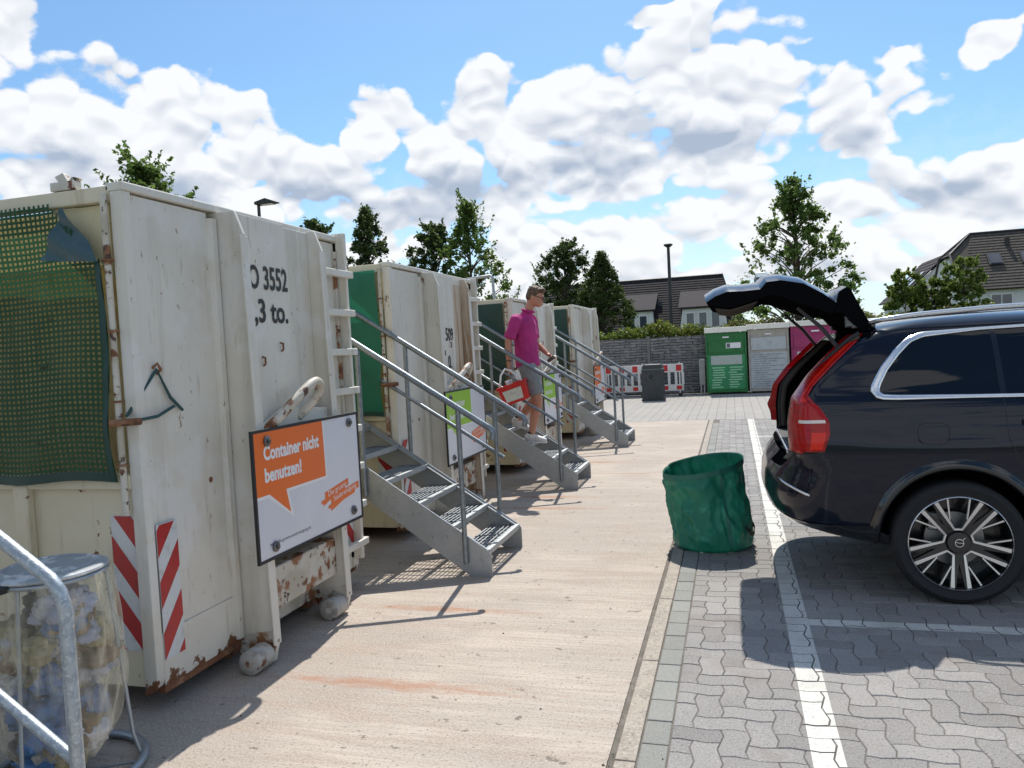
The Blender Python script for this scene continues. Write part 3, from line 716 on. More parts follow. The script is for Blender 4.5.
Z_HALF = [(.26,.80),(.30,.86),(.36,.925),(.45,.955),(.60,.968),(.78,.972),(.92,.975),(1.00,.972),(1.08,.955),(1.14,.945),(1.22,.925),(1.28,.885),(1.40,.835),(1.50,.79),(1.60,.74),(1.66,.70),(1.70,.655),(1.725,.59),(1.745,.50),(1.76,.36)]
ZS = [.26,.28,.30,.32,.35,.38,.41,.45,.50,.55,.60,.66,.72,.76,.80,.85,.90,.94,.97,1.0,1.03,1.06,1.09,1.12,1.15,1.18,1.22,1.25,1.28,1.34,1.40,1.46,1.52,1.58,1.62,1.66,1.69,1.71,1.725,1.735,1.745,1.753,1.76]
def car_half(x, z, zr=Z_REAR, zf=Z_FRONT, zh=Z_HALF):
    a, b, w = interp(z, zr), interp(z, zf), interp(z, zh)
    lr = interp(z, [(.5, .42), (.80, .38), (.93, .15), (1.3, .13), (1.6, .16), (1.70, .35)]); lf = 1.1 if z < 1.1 else .8
    t = max(0., min(1., (x-a)/lr)); s = max(0., min(1., (b-x)/lf))
    f = (1-(1-t)**2.7)**(1/2.7)*(1-(1-s)**2.3)**(1/2.3)
    bulge = 0
    if .55 < z < 1.0:
        for wx in (1.10, 4.08): bulge += .012*math.exp(-((x-wx)/.42)**2)
    return w*f+bulge*f
def shell(zs, nx=70, zr=Z_REAR, zf=Z_FRONT, zh=Z_HALF):
    mb = MB(); rings = []
    for z in zs:
        a, b = interp(z, zr), interp(z, zf); ring = []
        us = [(1-math.cos(math.pi*i/nx))/2 for i in range(nx+1)]
        us = [0.35*u+0.65*i/nx for i, u in enumerate(us)]
        us = [u if 0 < i < nx else float(i == nx) for i, u in enumerate(us)]
        # denser at the ends
        us = [.5-.5*math.cos(math.pi*u)*(.35+.65*abs(math.cos(math.pi*u))**0.0) for u in [i/nx for i in range(nx+1)]]
        xs = [a+(b-a)*u for u in us]
        for x in xs: ring.append((x, -car_half(x, z, zr, zf, zh), z))
        for x in xs[-2:0:-1]: ring.append((x, car_half(x, z, zr, zf, zh), z))
        rings.append(ring)
    k = len(rings[0]); vs = [p for r_ in rings for p in r_]; fs = []
    for i in range(len(rings)-1):
        for j in range(k): fs.append((i*k+j, i*k+(j+1) % k, (i+1)*k+(j+1) % k, (i+1)*k+j))
    fs.append(tuple(range(k-1, -1, -1))); fs.append(tuple((len(rings)-1)*k+j for j in range(k)))
    mb.add(vs, fs); return mb
def boolean(o, cut):
    q = o.modifiers.new('cut', 'BOOLEAN'); q.operation = 'DIFFERENCE'; q.object = cut; q.solver = 'EXACT'
    me = bpy.data.meshes.new_from_object(o.evaluated_get(bpy.context.evaluated_depsgraph_get()))
    o.modifiers.clear(); old = o.data; o.data = me; bpy.data.objects.remove(cut)
WX = (1.10, 4.08); WR = .372
def car_side(x, z, off=0.): return (x, -car_half(x, z)-off, z)
def wheel(parent, x, y, out):
    """out = -1: outer face towards -y"""
    w = empty('wheel', (x, y, WR), parent)
    T = [(.285, .10), (.335, .118), (.360, .105), (.371, .085), (.372, .0), (.371, -.085), (.360, -.105), (.335, -.118), (.285, -.10)]
    ty = MB().lathe([(r, h) for r, h in T], (0, 0, 0), 'y', 56)
    ty.build('tyre', m_tyre, w, smooth=40)
    rim = MB().lathe([(.287, .10*out), (.280, .112*out), (.272, .100*out), (.268, -.08*out), (.12, -.085*out)] if out < 0 else [(.12, -.085), (.268, -.08), (.272, .100), (.280, .112), (.287, .10)], (0, 0, 0), 'y', 56).build('rim', m_rimblk, w, smooth=40)
    yo = .100*out
    MB().lathe([(.273, yo-.002*out), (.2795, yo+.0125*out), (.2845, yo+.010*out), (.287, yo)], (0, 0, 0), 'y', 64).build('rim_lip', m_alloy, rim, smooth=60)
    MB().lathe([(.05, -.06*out), (.165, -.055*out), (.165, -.03*out), (.05, -.03*out)], (0, 0, 0), 'y', 40).build('brake_disc', m_disc, rim, smooth=40)
    MB().box((-.15, min(-.02*out, .02*out), .06), (-.05, max(-.02*out, .02*out), .17)).build('brake_caliper', m_disc, rim, bevel=.01)
    sp, fa = MB(), MB()
    def pol(r, a): return (r*math.cos(a), r*math.sin(a))
    def bar(mb, r0, a0, w0, r1, a1, w1, y0, y1, th):
        p0, p1 = Vector(pol(r0, a0)), Vector(pol(r1, a1)); d = (p1-p0).normalized(); n = Vector((-d.y, d.x))
        q = [p0+n*w0, p0-n*w0, p1-n*w1, p1+n*w1]; ys = [y0, y0, y1, y1]
        vs = [(q[i].x, ys[i], q[i].y) for i in range(4)] + [(q[i].x, ys[i]-th*out, q[i].y) for i in range(4)]
        mb.add(vs, [(0,1,2,3),(7,6,5,4),(0,4,5,1),(1,5,6,2),(2,6,7,3),(3,7,4,0)])
    for k in range(5):
        t = R(90+72*k)
        for s_ in (-1, 1):
            bar(sp, .06, t+s_*R(26), .022, .275, t+s_*R(27), .018, yo-.034*out, yo-.008*out, .03)
            bar(fa, .083, t+s_*R(15), .0055, .277, t+s_*R(26.5), .0115, yo-.022*out, yo+.003*out, .025)
            bar(fa, .150, t+s_*R(18), .0035, .277, t+s_*R(12.5), .0050, yo-.012*out, yo+.003*out, .02)
        a, b = t-R(17), t+R(17); bar(fa, .083, a, .005, .083, b, .005, yo-.022*out, yo-.022*out, .02)
    sp.build('spokes_dark', m_rimblk, rim); fa.build('spokes_bright', m_alloy, rim)
    MB().lathe([(.0001, yo-.012*out), (.062, yo-.014*out), (.070, yo-.03*out), (.070, -.05*out)] if out > 0 else [(.070, -.05*out), (.070, yo-.03*out), (.062, yo-.014*out), (.0001, yo-.012*out)], (0, 0, 0), 'y', 24).build('hub', m_rimblk, rim, smooth=40)
    hb = MB().tube([(.023*math.cos(a), yo-.008*out, .023*math.sin(a)) for a in (2*math.pi*i/20 for i in range(20))], .0035, 6, closed=True); hb.tube([(.017, yo-.008*out, .017), (.032, yo-.008*out, .032)], .003, 6); hb.tube([(-.022, yo-.008*out, .004), (.022, yo-.008*out, -.002)], .003, 6)
    hb.build('hub_emblem', m_alloy, rim)
    for k in range(5):
        a = R(54+72*k); MB().lathe([(.0001, yo-.018*out), (.009, yo-.018*out), (.010, yo-.04*out)] if out > 0 else [(.010, yo-.04*out), (.009, yo-.018*out), (.0001, yo-.018*out)], (.047*math.cos(a), 0, .047*math.sin(a)), 'y', 8).build('wheel_nut', m_bolt, rim)
    return w
car = tag(empty('parked_car', (CX, CY, 0)), 'dark blue estate car with its tailgate open, parked at the right edge', 'car')
body = shell(ZS).build('body', m_car, car)
for wx in WX:
    for sy in (-1, 1):
        cb_ = MB().lathe([(.0001, -.3), (.435, -.3), (.435, .3), (.0001, .3)], (wx, sy*.98, WR+.015), 'y', 48).build('cut', m_intblk); cb_.location = car.location; boolean(body, cb_)
# luggage bay open to the rear
bay = MB(); P = [(-.3, .90), (1.9, .80), (1.9, 1.60), (.82, 1.655), (.55, 1.62), (-.3, 1.62)]
bay.prism([(a, b) for a, b in P], (0, -.70, 0), (1, 0, 0), (0, 0, 1), (0, 1.40, 0)); cut = bay.build('cut', m_intblk); cut.location = car.location; boolean(body, cut)
if len(body.data.materials) < 2: body.data.materials.append(m_intblk)
me = body.data
for i, mm in enumerate(me.materials): pass
for p in me.polygons:
    c_ = p.center
    inside = (abs(c_.y) < .7005 and .79 < c_.z < 1.66 and interp(c_.z, Z_REAR)+.012 < c_.x < 1.95 and not c_.z > 1.70)
    arch = any(abs(math.hypot(c_.x-wx, c_.z-WR-.015)-.435) < .004 or (math.hypot(c_.x-wx, c_.z-WR-.015) < .434 and abs(c_.y) < .70) for wx in WX)
    p.material_index = 1 if (inside or arch or c_.z < .262) else 0
me.polygons.foreach_set('use_smooth', [True]*len(me.polygons)); me.set_sharp_from_angle(angle=R(32))
for wx in WX:
    wheel(car, wx, -.875, -1); wheel(car, wx, .875, 1)
    for sy in (-1, 1):                                # arch mouldings
        def arc(u, v, wx=wx, sy=sy):
            a = R(-22+224*u); r = .432+.062*v; x, z = wx+r*math.cos(a), WR+.015+r*math.sin(a)
            y = car_half(x, max(.265, z))+.016*math.sin(math.pi*min(1, v*1.15+.12))**.6
            return (x, sy*y, max(.27, z))
        o = MB().grid(arc, 48, 5).build('wheel_arch', m_gloss, car, smooth=70, solid=.008)
# side glass and chrome, both sides
def win_poly(kind):
    z0, z1 = 1.265, 1.60
    def lo(x): return 1.262-.012*(x-.8)
    def hi(x): return interp(x, [(.66, 1.30), (.70, 1.36), (.80, 1.50), (.88, 1.585), (.96, 1.615), (1.3, 1.635), (2.0, 1.65), (2.5, 1.63), (2.75, 1.58), (3.0, 1.46), (3.3, 1.285)])
    return lo, hi
lo, hi = win_poly(0)
for sy in (-1, 1):
    def pt(x, z, off): q = car_side(x, z, off); return (q[0], q[1] if sy < 0 else -q[1], q[2])
    for nm, xa, xb in (('quarter_window', .70, 1.355), ('rear_door_window', 1.385, 2.36), ('front_door_window', 2.40, 3.26)):
        def gl(u, v, xa=xa, xb=xb):
            x = xa+(xb-xa)*u; return pt(x, lo(x)+(hi(x)-lo(x))*v, .004)
        MB().grid(gl, 30, 8).build(nm, m_glass, car, smooth=80)
    def band(u, v):                                   # chrome along the sill, then over the top
        n = 1.
        path = [(3.28, lo(3.28)-.006), (2.2, lo(2.2)-.008), (1.2, lo(1.2)-.008), (.80, lo(.8)-.008), (.72, lo(.72)-.004), (.685, 1.275), (.675, 1.30), (.685, 1.335), (.74, 1.43), (.82, 1.525), (.90, 1.60), (.98, 1.63), (1.3, 1.648), (2.0, 1.663), (2.5, 1.643), (2.76, 1.592)]
        ln = [0]
        for a, b in zip(path, path[1:]): ln.append(ln[-1]+math.hypot(b[0]-a[0], b[1]-a[1]))
        q = u*ln[-1]; x, z = np.interp(q, ln, [p[0] for p in path]), np.interp(q, ln, [p[1] for p in path])
        x2, z2 = np.interp(q+.02, ln, [p[0] for p in path]), np.interp(q+.02, ln, [p[1] for p in path]); x1, z1 = np.interp(q-.02, ln, [p[0] for p in path]), np.interp(q-.02, ln, [p[1] for p in path])
        d = Vector((x2-x1, z2-z1)).normalized(); nn = Vector((d.y, -d.x))
        wd = np.interp(q, [ln[2], ln[4], ln[6], ln[10], ln[12]], [.010, .016, .026, .018, .008])
        return pt(x+nn.x*wd*(v-.5)*2, z+nn.y*wd*(v-.5)*2, .010)
    MB().grid(band, 160, 3).build('chrome_strip', m_chrome, car, smooth=80, solid=.006)
    for xs_ in (1.37, 2.38):                        # door gaps and pillars
        MB().grid(lambda u, v, xs_=xs_: pt(xs_-.016+.032*u, lo(xs_)+(hi(xs_)-lo(xs_))*v, .006), 2, 6).build('pillar_trim', m_gloss, car, smooth=80)
    def gap(u, v):
        z = .30+u*.94; x = interp(z, [(.30, 1.78), (.5, 1.66), (.70, 1.53), (.85, 1.43), (1.0, 1.375), (1.24, 1.365)])
        return pt(x+.004*(v-.5), z, .0012)
    MB().grid(gap, 40, 1).build('door_gap', m_black, car)
    MB().grid(lambda u, v: pt(2.38+.004*(v-.5), .32+u*.92, .0012), 30, 1).build('door_gap', m_black, car)
    for hx in (1.45, 2.48):
        MB().grid(lambda u, v, hx=hx: (lambda p: (p[0], p[1]-(.028*math.sin(math.pi*min(1, max(0, u*1.1-.05))) if sy < 0 else -.028*math.sin(math.pi*min(1, max(0, u*1.1-.05)))), p[2]))(pt(hx+.22*u, 1.075+.032*v, .004)), 14, 3).build('door_handle', m_car, car, smooth=80, solid=.012)
    # roof rail
    rp = [(x, sy*(car_half(x, 1.68)+.012), interp(x, [(.62, 1.700), (.75, 1.735), (.95, 1.755), (1.4, 1.775), (2.0, 1.778), (2.5, 1.745), (2.62, 1.70)])) for x in np.linspace(.64, 2.6, 30)]
    MB().tube(rp, .017, 8).build('roof_rail', m_rail, car, smooth=60)
    # tail lamp: tall foot and a blade up the pillar
    def lamp(u, v):
        z = .935+v*.70
        a = interp(z, Z_REAR)+.004
        b = interp(z, [(.935, .365), (1.04, .40), (1.12, .40), (1.20, .355), (1.28, .285), (1.34, .325), (1.48, .465), (1.635, .635)])
        x0 = a+.038; x = x0+(b-x0)*u; return pt(x, z, .006+.010*math.sin(math.pi*u)**.5)
    lp = MB().grid(lamp, 12, 40).build('tail_lamp', m_lamp, car, smooth=80)
    MB().grid(lambda u, v: (lambda q: (q[0], q[1]+(-.006 if sy < 0 else .006), q[2]))(lamp(.10+.80*u, .252+v*.028)), 10, 2).build('clear_strip', m_lampw, lp, smooth=80)
    MB().grid(lambda u, v: (lambda q: (q[0], q[1]+(-.004 if sy < 0 else .004), q[2]))(lamp(.50+.40*u, .02+v*.15)), 6, 6).build('brake_light', m_lamp2, lp, smooth=80)
    MB().grid(lambda u, v: (lambda q: (q[0], q[1]+(-.004 if sy < 0 else .004), q[2]))(lamp(.30+.35*u, .44+v*.54)), 4, 30).build('light_guide', m_lamp2, lp, smooth=80)
    # rear face of the lamp along the opening and the rubber seal
    def inner(u, v):
        z = .92+v*.735; a = interp(z, Z_REAR)
        lr_ = .14; x = a+lr_*(.26+.50*u); return (x-.008, sy*(car_half(x, z)+.006), z)
    MB().grid(inner, 8, 30).build('lamp_return', m_lamp, lp, smooth=80)
    ei = MB() if sy > 0 else None; zz_ = list(np.linspace(.96, 1.60, 24))
    for za, zb_ in (zip(zz_, zz_[1:]) if ei else ()):
        a0_, a1_ = interp(za, Z_REAR), interp(zb_, Z_REAR); bl = .012+.022*math.exp(-((za-1.10)/.05)**2)
        bl1 = .012+.022*math.exp(-((zb_-1.10)/.05)**2)
        ei.add([(a0_-bl, sy*.80, za), (a0_+.085, sy*.745, za), (a1_+.085, sy*.745, zb_), (a1_-bl1, sy*.80, zb_), (a0_+.05, sy*.86, za), (a1_+.05, sy*.86, zb_)], [(0, 1, 2, 3), (0, 3, 5, 4)])
    if ei: ei.build('lamp_edge', m_lamp, lp)
    MB().tube([(interp(z, Z_REAR)+.055, sy*.705, z) for z in np.linspace(.91, 1.66, 24)], .014, 8).build('door_seal', m_black, car, smooth=60)
    MB().tube([(interp(z, Z_REAR)+.085, sy*.69, z) for z in np.linspace(.92, 1.64, 24)], .022, 8).build('pillar_trim', m_trim, car, smooth=60)
    # reflector and bumper corner details
    MB().grid(lambda u, v: pt(.10+.17*u, .715-.07*u+.016*v, .004), 10, 2).build('reflector_strip', m_chrome, car, smooth=80, solid=.004)
    MB().tube([(.44, sy*(.78), 1.84), (.52-.0, sy*.715, 1.56)], .011, 10).build('gas_strut', m_black, car, smooth=60) if False else None
    MB().tube([(CX*0+.26, sy*.67, 1.845), (.40, sy*.675, 1.71), (.50, sy*.68, 1.57)], [.011, .013, .013], 10).build('gas_strut', m_black, car, smooth=60)
# lower bumper cladding
def clad(u, v):
    a = math.pi*u; z = .30+.17*v
    xr = interp(z, Z_REAR); t = (1-abs(math.cos(a)))
    x = xr+.42*(1-math.sin(a)**.8) if False else xr+.55*abs(math.cos(a))**3
    return (x-.004, -math.copysign(car_half(max(xr, x), z)+.004, math.cos(a)) if abs(math.cos(a)) > 1e-3 else 0., z)
MB().grid(clad, 60, 6).build('bumper_lower', m_gloss, car, smooth=70)
MB().box((.16, -.69, .872), (.30, .69, .905)).build('loading_sill', m_chrome, car, bevel=.01)
MB().box((.30, -.69, .86), (1.0, .69, .885)).build('boot_floor', m_intblk, car)
# fuel flap
MB().tube([(lambda q: (q[0], q[1], q[2]))(car_side(.98+.085*math.copysign(abs(math.cos(a))**.6, math.cos(a)), 1.035+.062*math.copysign(abs(math.sin(a))**.6, math.sin(a)), .001)) for a in (2*math.pi*i/40 for i in range(40))], .0022, 5, closed=True).build('fuel_flap', m_black, car)
# rear bumper shut lines
MB().tube([car_side(x, interp(x, [(.12, .90), (.30, .925), (.42, .90), (.52, .80), (.64, .74), (.68, .70)]), .0005) for x in np.linspace(.14, .67, 30)], .0025, 5).build('bumper_gap', m_black, car)
# tailgate, raised
OUT = [(.70,1.715),(.62,1.87),(.575,1.965),(.545,1.985),(.50,1.96),(.48,1.935),(.40,2.00),(.28,2.075),(.14,2.105),(.05,2.10),(.01,2.055),(-.10,2.05),(-.20,2.055),(-.28,2.03),(-.34,1.995)]
INN = [(.66,1.665),(.585,1.74),(.555,1.78),(.535,1.80),(.50,1.80),(.46,1.79),(.38,1.83),(.28,1.87),(.16,1.925),(.09,1.94),(.05,1.925),(-.06,1.895),(-.16,1.87),(-.25,1.885),(-.31,1.90)]
def tg(inner):
    P = INN if inner else OUT
    def fn(u, v):
        q = u*(len(P)-1); i = min(int(q), len(P)-2); f = q-i
        x, z = P[i][0]+(P[i+1][0]-P[i][0])*f, P[i][1]+(P[i+1][1]-P[i][1])*f
        y = (2*v-1); w = np.interp(u, [0, .12, .3, .55, .8, 1], [.60, .63, .68, .73, .74, .66])
        e = abs(y)**4
        if not inner: z -= .075*e*(1 if u > .33 else .3); x += .02*e; w *= 1+.035*(1-e)*0
        return (x, y*w+(math.copysign(.035, y)*(1-e)*abs(y)**3 if not inner else 0), z)
    return fn
gate = MB(); nu, nv = 56, 28
gate.grid(tg(False), nu, nv); gate.cur = 1; gate.grid(tg(True), nu, nv); gate.cur = 0
K = (nu+1)*(nv+1)
def idx(i, j, b): return b*K + j*(nu+1)+i
edge = [(i, 0) for i in range(nu)] + [(nu, j) for j in range(nv)] + [(i, nv) for i in range(nu, 0, -1)] + [(0, j) for j in range(nv, 0, -1)]
for a, b in zip(edge, edge[1:]+edge[:1]):
    gate.f.append((idx(*a, 0), idx(*a, 1), idx(*b, 1), idx(*b, 0))); gate.mi.append(1)
tgo = gate.build('tailgate', [m_car, m_intblk], car, smooth=40)
MB().grid(lambda u, v: (lambda p: (p[0], p[1]*.93, p[2]-.012))(tg(True)(.74+.20*u, v)), 10, 10).build('tailgate_trim', m_trim, tgo, smooth=60, solid=.01)
MB().grid(lambda u, v: (lambda p: (p[0], p[1]*.90, p[2]+.004))(tg(False)(.36+.26*u, v)), 10, 10).build('rear_window', m_glass, tgo, smooth=60)
MB().box((.02, -.25, 2.085), (.10, .25, 2.13)).build('plate_handle', m_chrome, tgo, bevel=.012)
hg = MB(); hg.box((.60, -.60, 1.69), (.74, -.54, 1.73)); hg.box((.56, -.60, 1.70), (.62, -.55, 1.79)); hg.build('hinge', m_bolt, tgo, bevel=.008)
hg = MB(); hg.box((.60, .54, 1.69), (.74, .60, 1.73)); hg.build('hinge', m_bolt, tgo, bevel=.008)

m_silver = mat('panel_silver', (.50, .52, .55), .3, .6)

# ================================================================== green garden bag
m_bag = mat('woven_green_plastic', (.03, .30, .205), .42, var=[(4, (.024, .25, .17), .4, .6), (9, (.06, .38, .27), .52, .66)], bump=(160, .35), trans=.34)
m_bagrim = mat('bag_rim', (.02, .15, .11), .5, bump=(20, .3))
bagE = tag(empty('garden_bag', (-.215, 6.40, 0)), 'round green woven garden waste bag standing on the pavement', 'bag')
from mathutils import noise as mno
def bagf(u, v):
    a = 2*math.pi*u; r = interp(v, [(0, .285), (.03, .308), (.3, .312), (.7, .305), (1, .312)])
    c_, s_ = math.cos(a), math.sin(a); top = 1-max(0, (v-.86)/.14)
    q = Vector((c_*1.5, s_*1.5, v*1.6)); n1 = mno.noise(q*1.3+Vector((3, 1, 5))); n2 = abs(mno.noise(q*2.3+Vector((7, 2, 1)))); n3 = abs(mno.noise(Vector((c_*3.5+v*1.2, s_*3.5, v*2.2)))); n4 = abs(mno.noise(q*7))
    r += (.050*n1-.055*n2-.030*n3-.006*n4+.016)*(.25+.75*top)*min(1, .3+v*4)
    h = .66+.060*math.cos(a-.55)
    return (r*c_*1.02-.055*v, r*s_*.95-.01*v, .004+h*v)
MB().grid(bagf, 180, 70).build('bag_wall', m_bag, bagE, smooth=80, solid=.003)
rimf = lambda u, v: (lambda p, q: (p[0]*1.015, p[1]*1.015, p[2]-.045*v+.004))(bagf(u, 1), 0)
MB().grid(rimf, 100, 2).build('rim_band', m_bagrim, bagE, smooth=80)
MB().grid(lambda u, v: (.285*v*math.cos(2*math.pi*u), .27*v*math.sin(2*math.pi*u), .006), 40, 4).build('bag_floor', m_bag, bagE)
for a0 in (R(-20), R(160)):                          # flat carrying straps sewn to the wall
    def strap(u, v, a0=a0):
        p = Vector(bagf(((a0+(u-.5)*.5)/(2*math.pi)) % 1, .24+.05*v-.10*math.sin(math.pi*u))); d = Vector((math.cos(a0), math.sin(a0), 0)); return tuple(p+d*(.006+.018*math.sin(math.pi*u)))
    MB().grid(strap, 12, 2).build('strap', m_black, bagE, smooth=80, solid=.003)
def seam(u, v): p = Vector(bagf((R(-62)/(2*math.pi)+(u-.5)*.012) % 1, .02+.94*v)); return tuple(p*1.0+Vector((math.cos(R(-62)), math.sin(R(-62)), 0))*.004)
MB().grid(seam, 2, 40).build('side_seam', m_bagrim, bagE, smooth=80)

# ================================================================== clear rubbish bag on its wire stand
m_clear = mat('clear_film', (.86, .80, .62), .16, bump=(9, 1.0, (1, 1, .45)), coords='O')
_t = m_clear.node_tree; _b = _t.nodes['Principled BSDF']; _lw = N(_t, 'ShaderNodeLayerWeight'); _lw.inputs[0].default_value = .35
_n = noise(_t, vmth(_t, 'MULTIPLY', N(_t, 'ShaderNodeTexCoord').outputs['Object'], (1, 1, .35)), 14, 4, .6)
L(_t, mth(_t, 'ADD', mth(_t, 'MULTIPLY', _lw.outputs['Facing'], .42), sstep(_t, _n, .45, .7, .10, .38), clamp=True), _b.inputs['Alpha'])
m_lid = mat('lid_grey', (.33, .35, .36), .5, var=[(9, (.62, .63, .63), .5, .62)], bump=(20, .2))
m_wire = mat('wire_grey', (.33, .37, .41), .4, .6)
st = tag(empty('bag_stand', (-2.73, 2.47, 0)), 'wire stand with round grey lid holding the clear rubbish bag', 'stand')
ring = lambda r, z, n=40: [(r*math.cos(2*math.pi*i/n), r*math.sin(2*math.pi*i/n), z) for i in range(n)]
MB().tube(ring(.30, .022), .018, 10, closed=True).build('base_ring', m_wire, st, smooth=60)
bs = MB()
for a in (R(20), R(140), R(260)): bs.tube([(.30*math.cos(a), .30*math.sin(a), .03), (-.27*math.cos(a+.4), -.27*math.sin(a+.4), .034)], .006, 6)
bs.build('base_wires', m_wire, st, smooth=60)
for a in (R(-75), R(35), R(160)):
    MB().tube([(.285*math.cos(a), .285*math.sin(a), .03), (.262*math.cos(a), .262*math.sin(a), .12), (.205*math.cos(a), .205*math.sin(a), .84)], .008, 8).build('upright', m_wire, st, smooth=60)
MB().tube(ring(.208, .845), .010, 8, closed=True).build('top_ring', m_wire, st, smooth=60)
ld = MB().lathe([(.0001, .884), (.10, .883), (.17, .879), (.20, .875), (.214, .870), (.217, .862), (.212, .856), (.0001, .856)], (0, 0, 0), 'z', 48).build('lid', m_lid, st, smooth=35)
MB().tube(ring(.165, .880), .007, 8, closed=True).build('lid_ridge', m_lid, ld, smooth=60)
MB().box((-.03, -.255, .835), (.03, -.20, .86)).build('lid_clip', m_black, st, bevel=.006)
rbag = tag(empty('rubbish_bag', (-2.73, 2.47, 0)), 'clear plastic rubbish bag of mixed waste hanging in its wire stand', 'bag')
def film(u, v):
    a = 2*math.pi*u; r = interp(v, [(0, .05), (.06, .15), (.2, .215), (.45, .252), (.7, .248), (.9, .232), (1, .222)])
    r += (.012*math.sin(a*7+v*9)+.010*math.sin(a*13-v*5)+.007*math.sin(a*23+v*3))*(.3+.7*math.sin(math.pi*min(1, v*1.1)))
    return (r*math.cos(a), r*math.sin(a), .05+.80*v)
MB().grid(film, 140, 40).build('film', m_clear, rbag, smooth=80)
jk = MB(); junk = [mat('rubbish_'+n, c_, .6, var=[(14, tuple(x*.5 for x in c_), .45, .7)], bump=(18, .8)) for n, c_ in (('blue', (.08, .19, .40)), ('white', (.72, .72, .73)), ('brown', (.24, .16, .09)), ('olive', (.33, .29, .15)), ('lilac', (.42, .44, .54)), ('dark', (.06, .06, .07)))]
for k in range(52):
    z = .10+.64*(k/52)+random.uniform(-.03, .03); rr = interp(z, [(.1, .10), (.3, .15), (.8, .155)]); a = random.uniform(0, 6.28); q = rr*math.sqrt(random.random())
    c_ = Vector((q*math.cos(a), q*math.sin(a), z)); s_ = random.uniform(.065, .105); jk.cur = random.choice([0, 0, 1, 2, 3, 3, 4, 4, 1]) if c_.x > -.03 else random.choice([2, 3, 3, 2, 5, 1, 4])
    sd = random.random()*9
    def lump(u, v, c_=c_, s_=s_, sd=sd):
        th, ph = math.pi*v, 2*math.pi*u
        q = Vector((math.sin(th)*math.cos(ph), math.sin(th)*math.sin(ph), math.cos(th))); r_ = s_*(1.12+.5*mno.noise(q*1.6+Vector((sd, 0, 0)))-.45*abs(mno.noise(q*3.1+Vector((0, sd, 0))))-.2*abs(mno.noise(q*7+Vector((0, 0, sd)))))
        return tuple(c_+Vector((r_*math.sin(th)*math.cos(ph), r_*math.sin(th)*math.sin(ph), .8*r_*math.cos(th))))
    jk.grid(lump, 40, 24)
tag(jk.build('rubbish', junk, smooth=70), 'mixed blue, white and brown rubbish inside the clear bag', 'rubbish', kind='stuff').location = rbag.location

# ================================================================== collection bins, wall, barrier
m_wall = None
def wallmat():
    M = bpy.data.materials.new('stone_relief'); M.use_nodes = True; t = M.node_tree; b = t.nodes['Principled BSDF']
    pos = N(t, 'ShaderNodeNewGeometry').outputs['Position']; sp = N(t, 'ShaderNodeSeparateXYZ'); L(t, pos, sp.inputs[0]); cm = N(t, 'ShaderNodeCombineXYZ')
    L(t, mth(t, 'MULTIPLY_ADD', noise(t, pos, 2.5, 3), .25, sp.outputs[0]), cm.inputs[0]); L(t, mth(t, 'MULTIPLY_ADD', noise(t, pos, 3.5, 3), .09, sp.outputs[2]), cm.inputs[1])
    bk = N(t, 'ShaderNodeTexBrick'); L(t, cm.outputs[0], bk.inputs['Vector'])
    for k, v in (('Scale', 1.), ('Mortar Size', .012), ('Mortar Smooth', .4), ('Brick Width', .36), ('Row Height', .085), ('Bias', -.1)): bk.inputs[k].default_value = v
    bk.inputs['Color1'].default_value = (.27, .26, .255, 1); bk.inputs['Color2'].default_value = (.16, .155, .155, 1); bk.inputs['Mortar'].default_value = (.06, .058, .058, 1)
    L(t, mixc(t, sstep(t, noise(t, pos, 6, 5, .6), .5, .75), bk.outputs[0], (.34, .32, .305)), b.inputs['Base Color']); b.inputs['Roughness'].default_value = .9
    bn = N(t, 'ShaderNodeBump'); bn.inputs['Strength'].default_value = .9; bn.inputs['Distance'].default_value = .03
    L(t, mth(t, 'ADD', mth(t, 'MULTIPLY', bk.outputs['Fac'], -1.), noise(t, pos, 9, 4)), bn.inputs['Height']); L(t, bn.outputs[0], b.inputs['Normal']); return M
m_wall = wallmat()
m_post = mat('wall_post_concrete', (.22, .215, .21), .9, var=[(8, (.15, .15, .145), .4, .7)], bump=(25, .4))
wl = tag(empty('stone_wall', (0, 25.1, 0)), 'grey stone-pattern concrete wall behind the bins, hedge above it', 'wall')
x = -12.9; pan = None
while x < 16:
    for k in range(4):
        if pan is None: pan = MB().box((.06, -.03, 0), (2.0, .03, .455)).build('wall_panel', m_wall, wl, (x, 0, .01), bevel=.008)
        else: q = pan.copy(); COL.objects.link(q); q.location = (x, 0, .01+.46*k)
    MB().box((x-.055, -.07, 0), (x+.055, .07, 1.90)).build('wall_post', m_post, wl, bevel=.008)
    x += 2.06
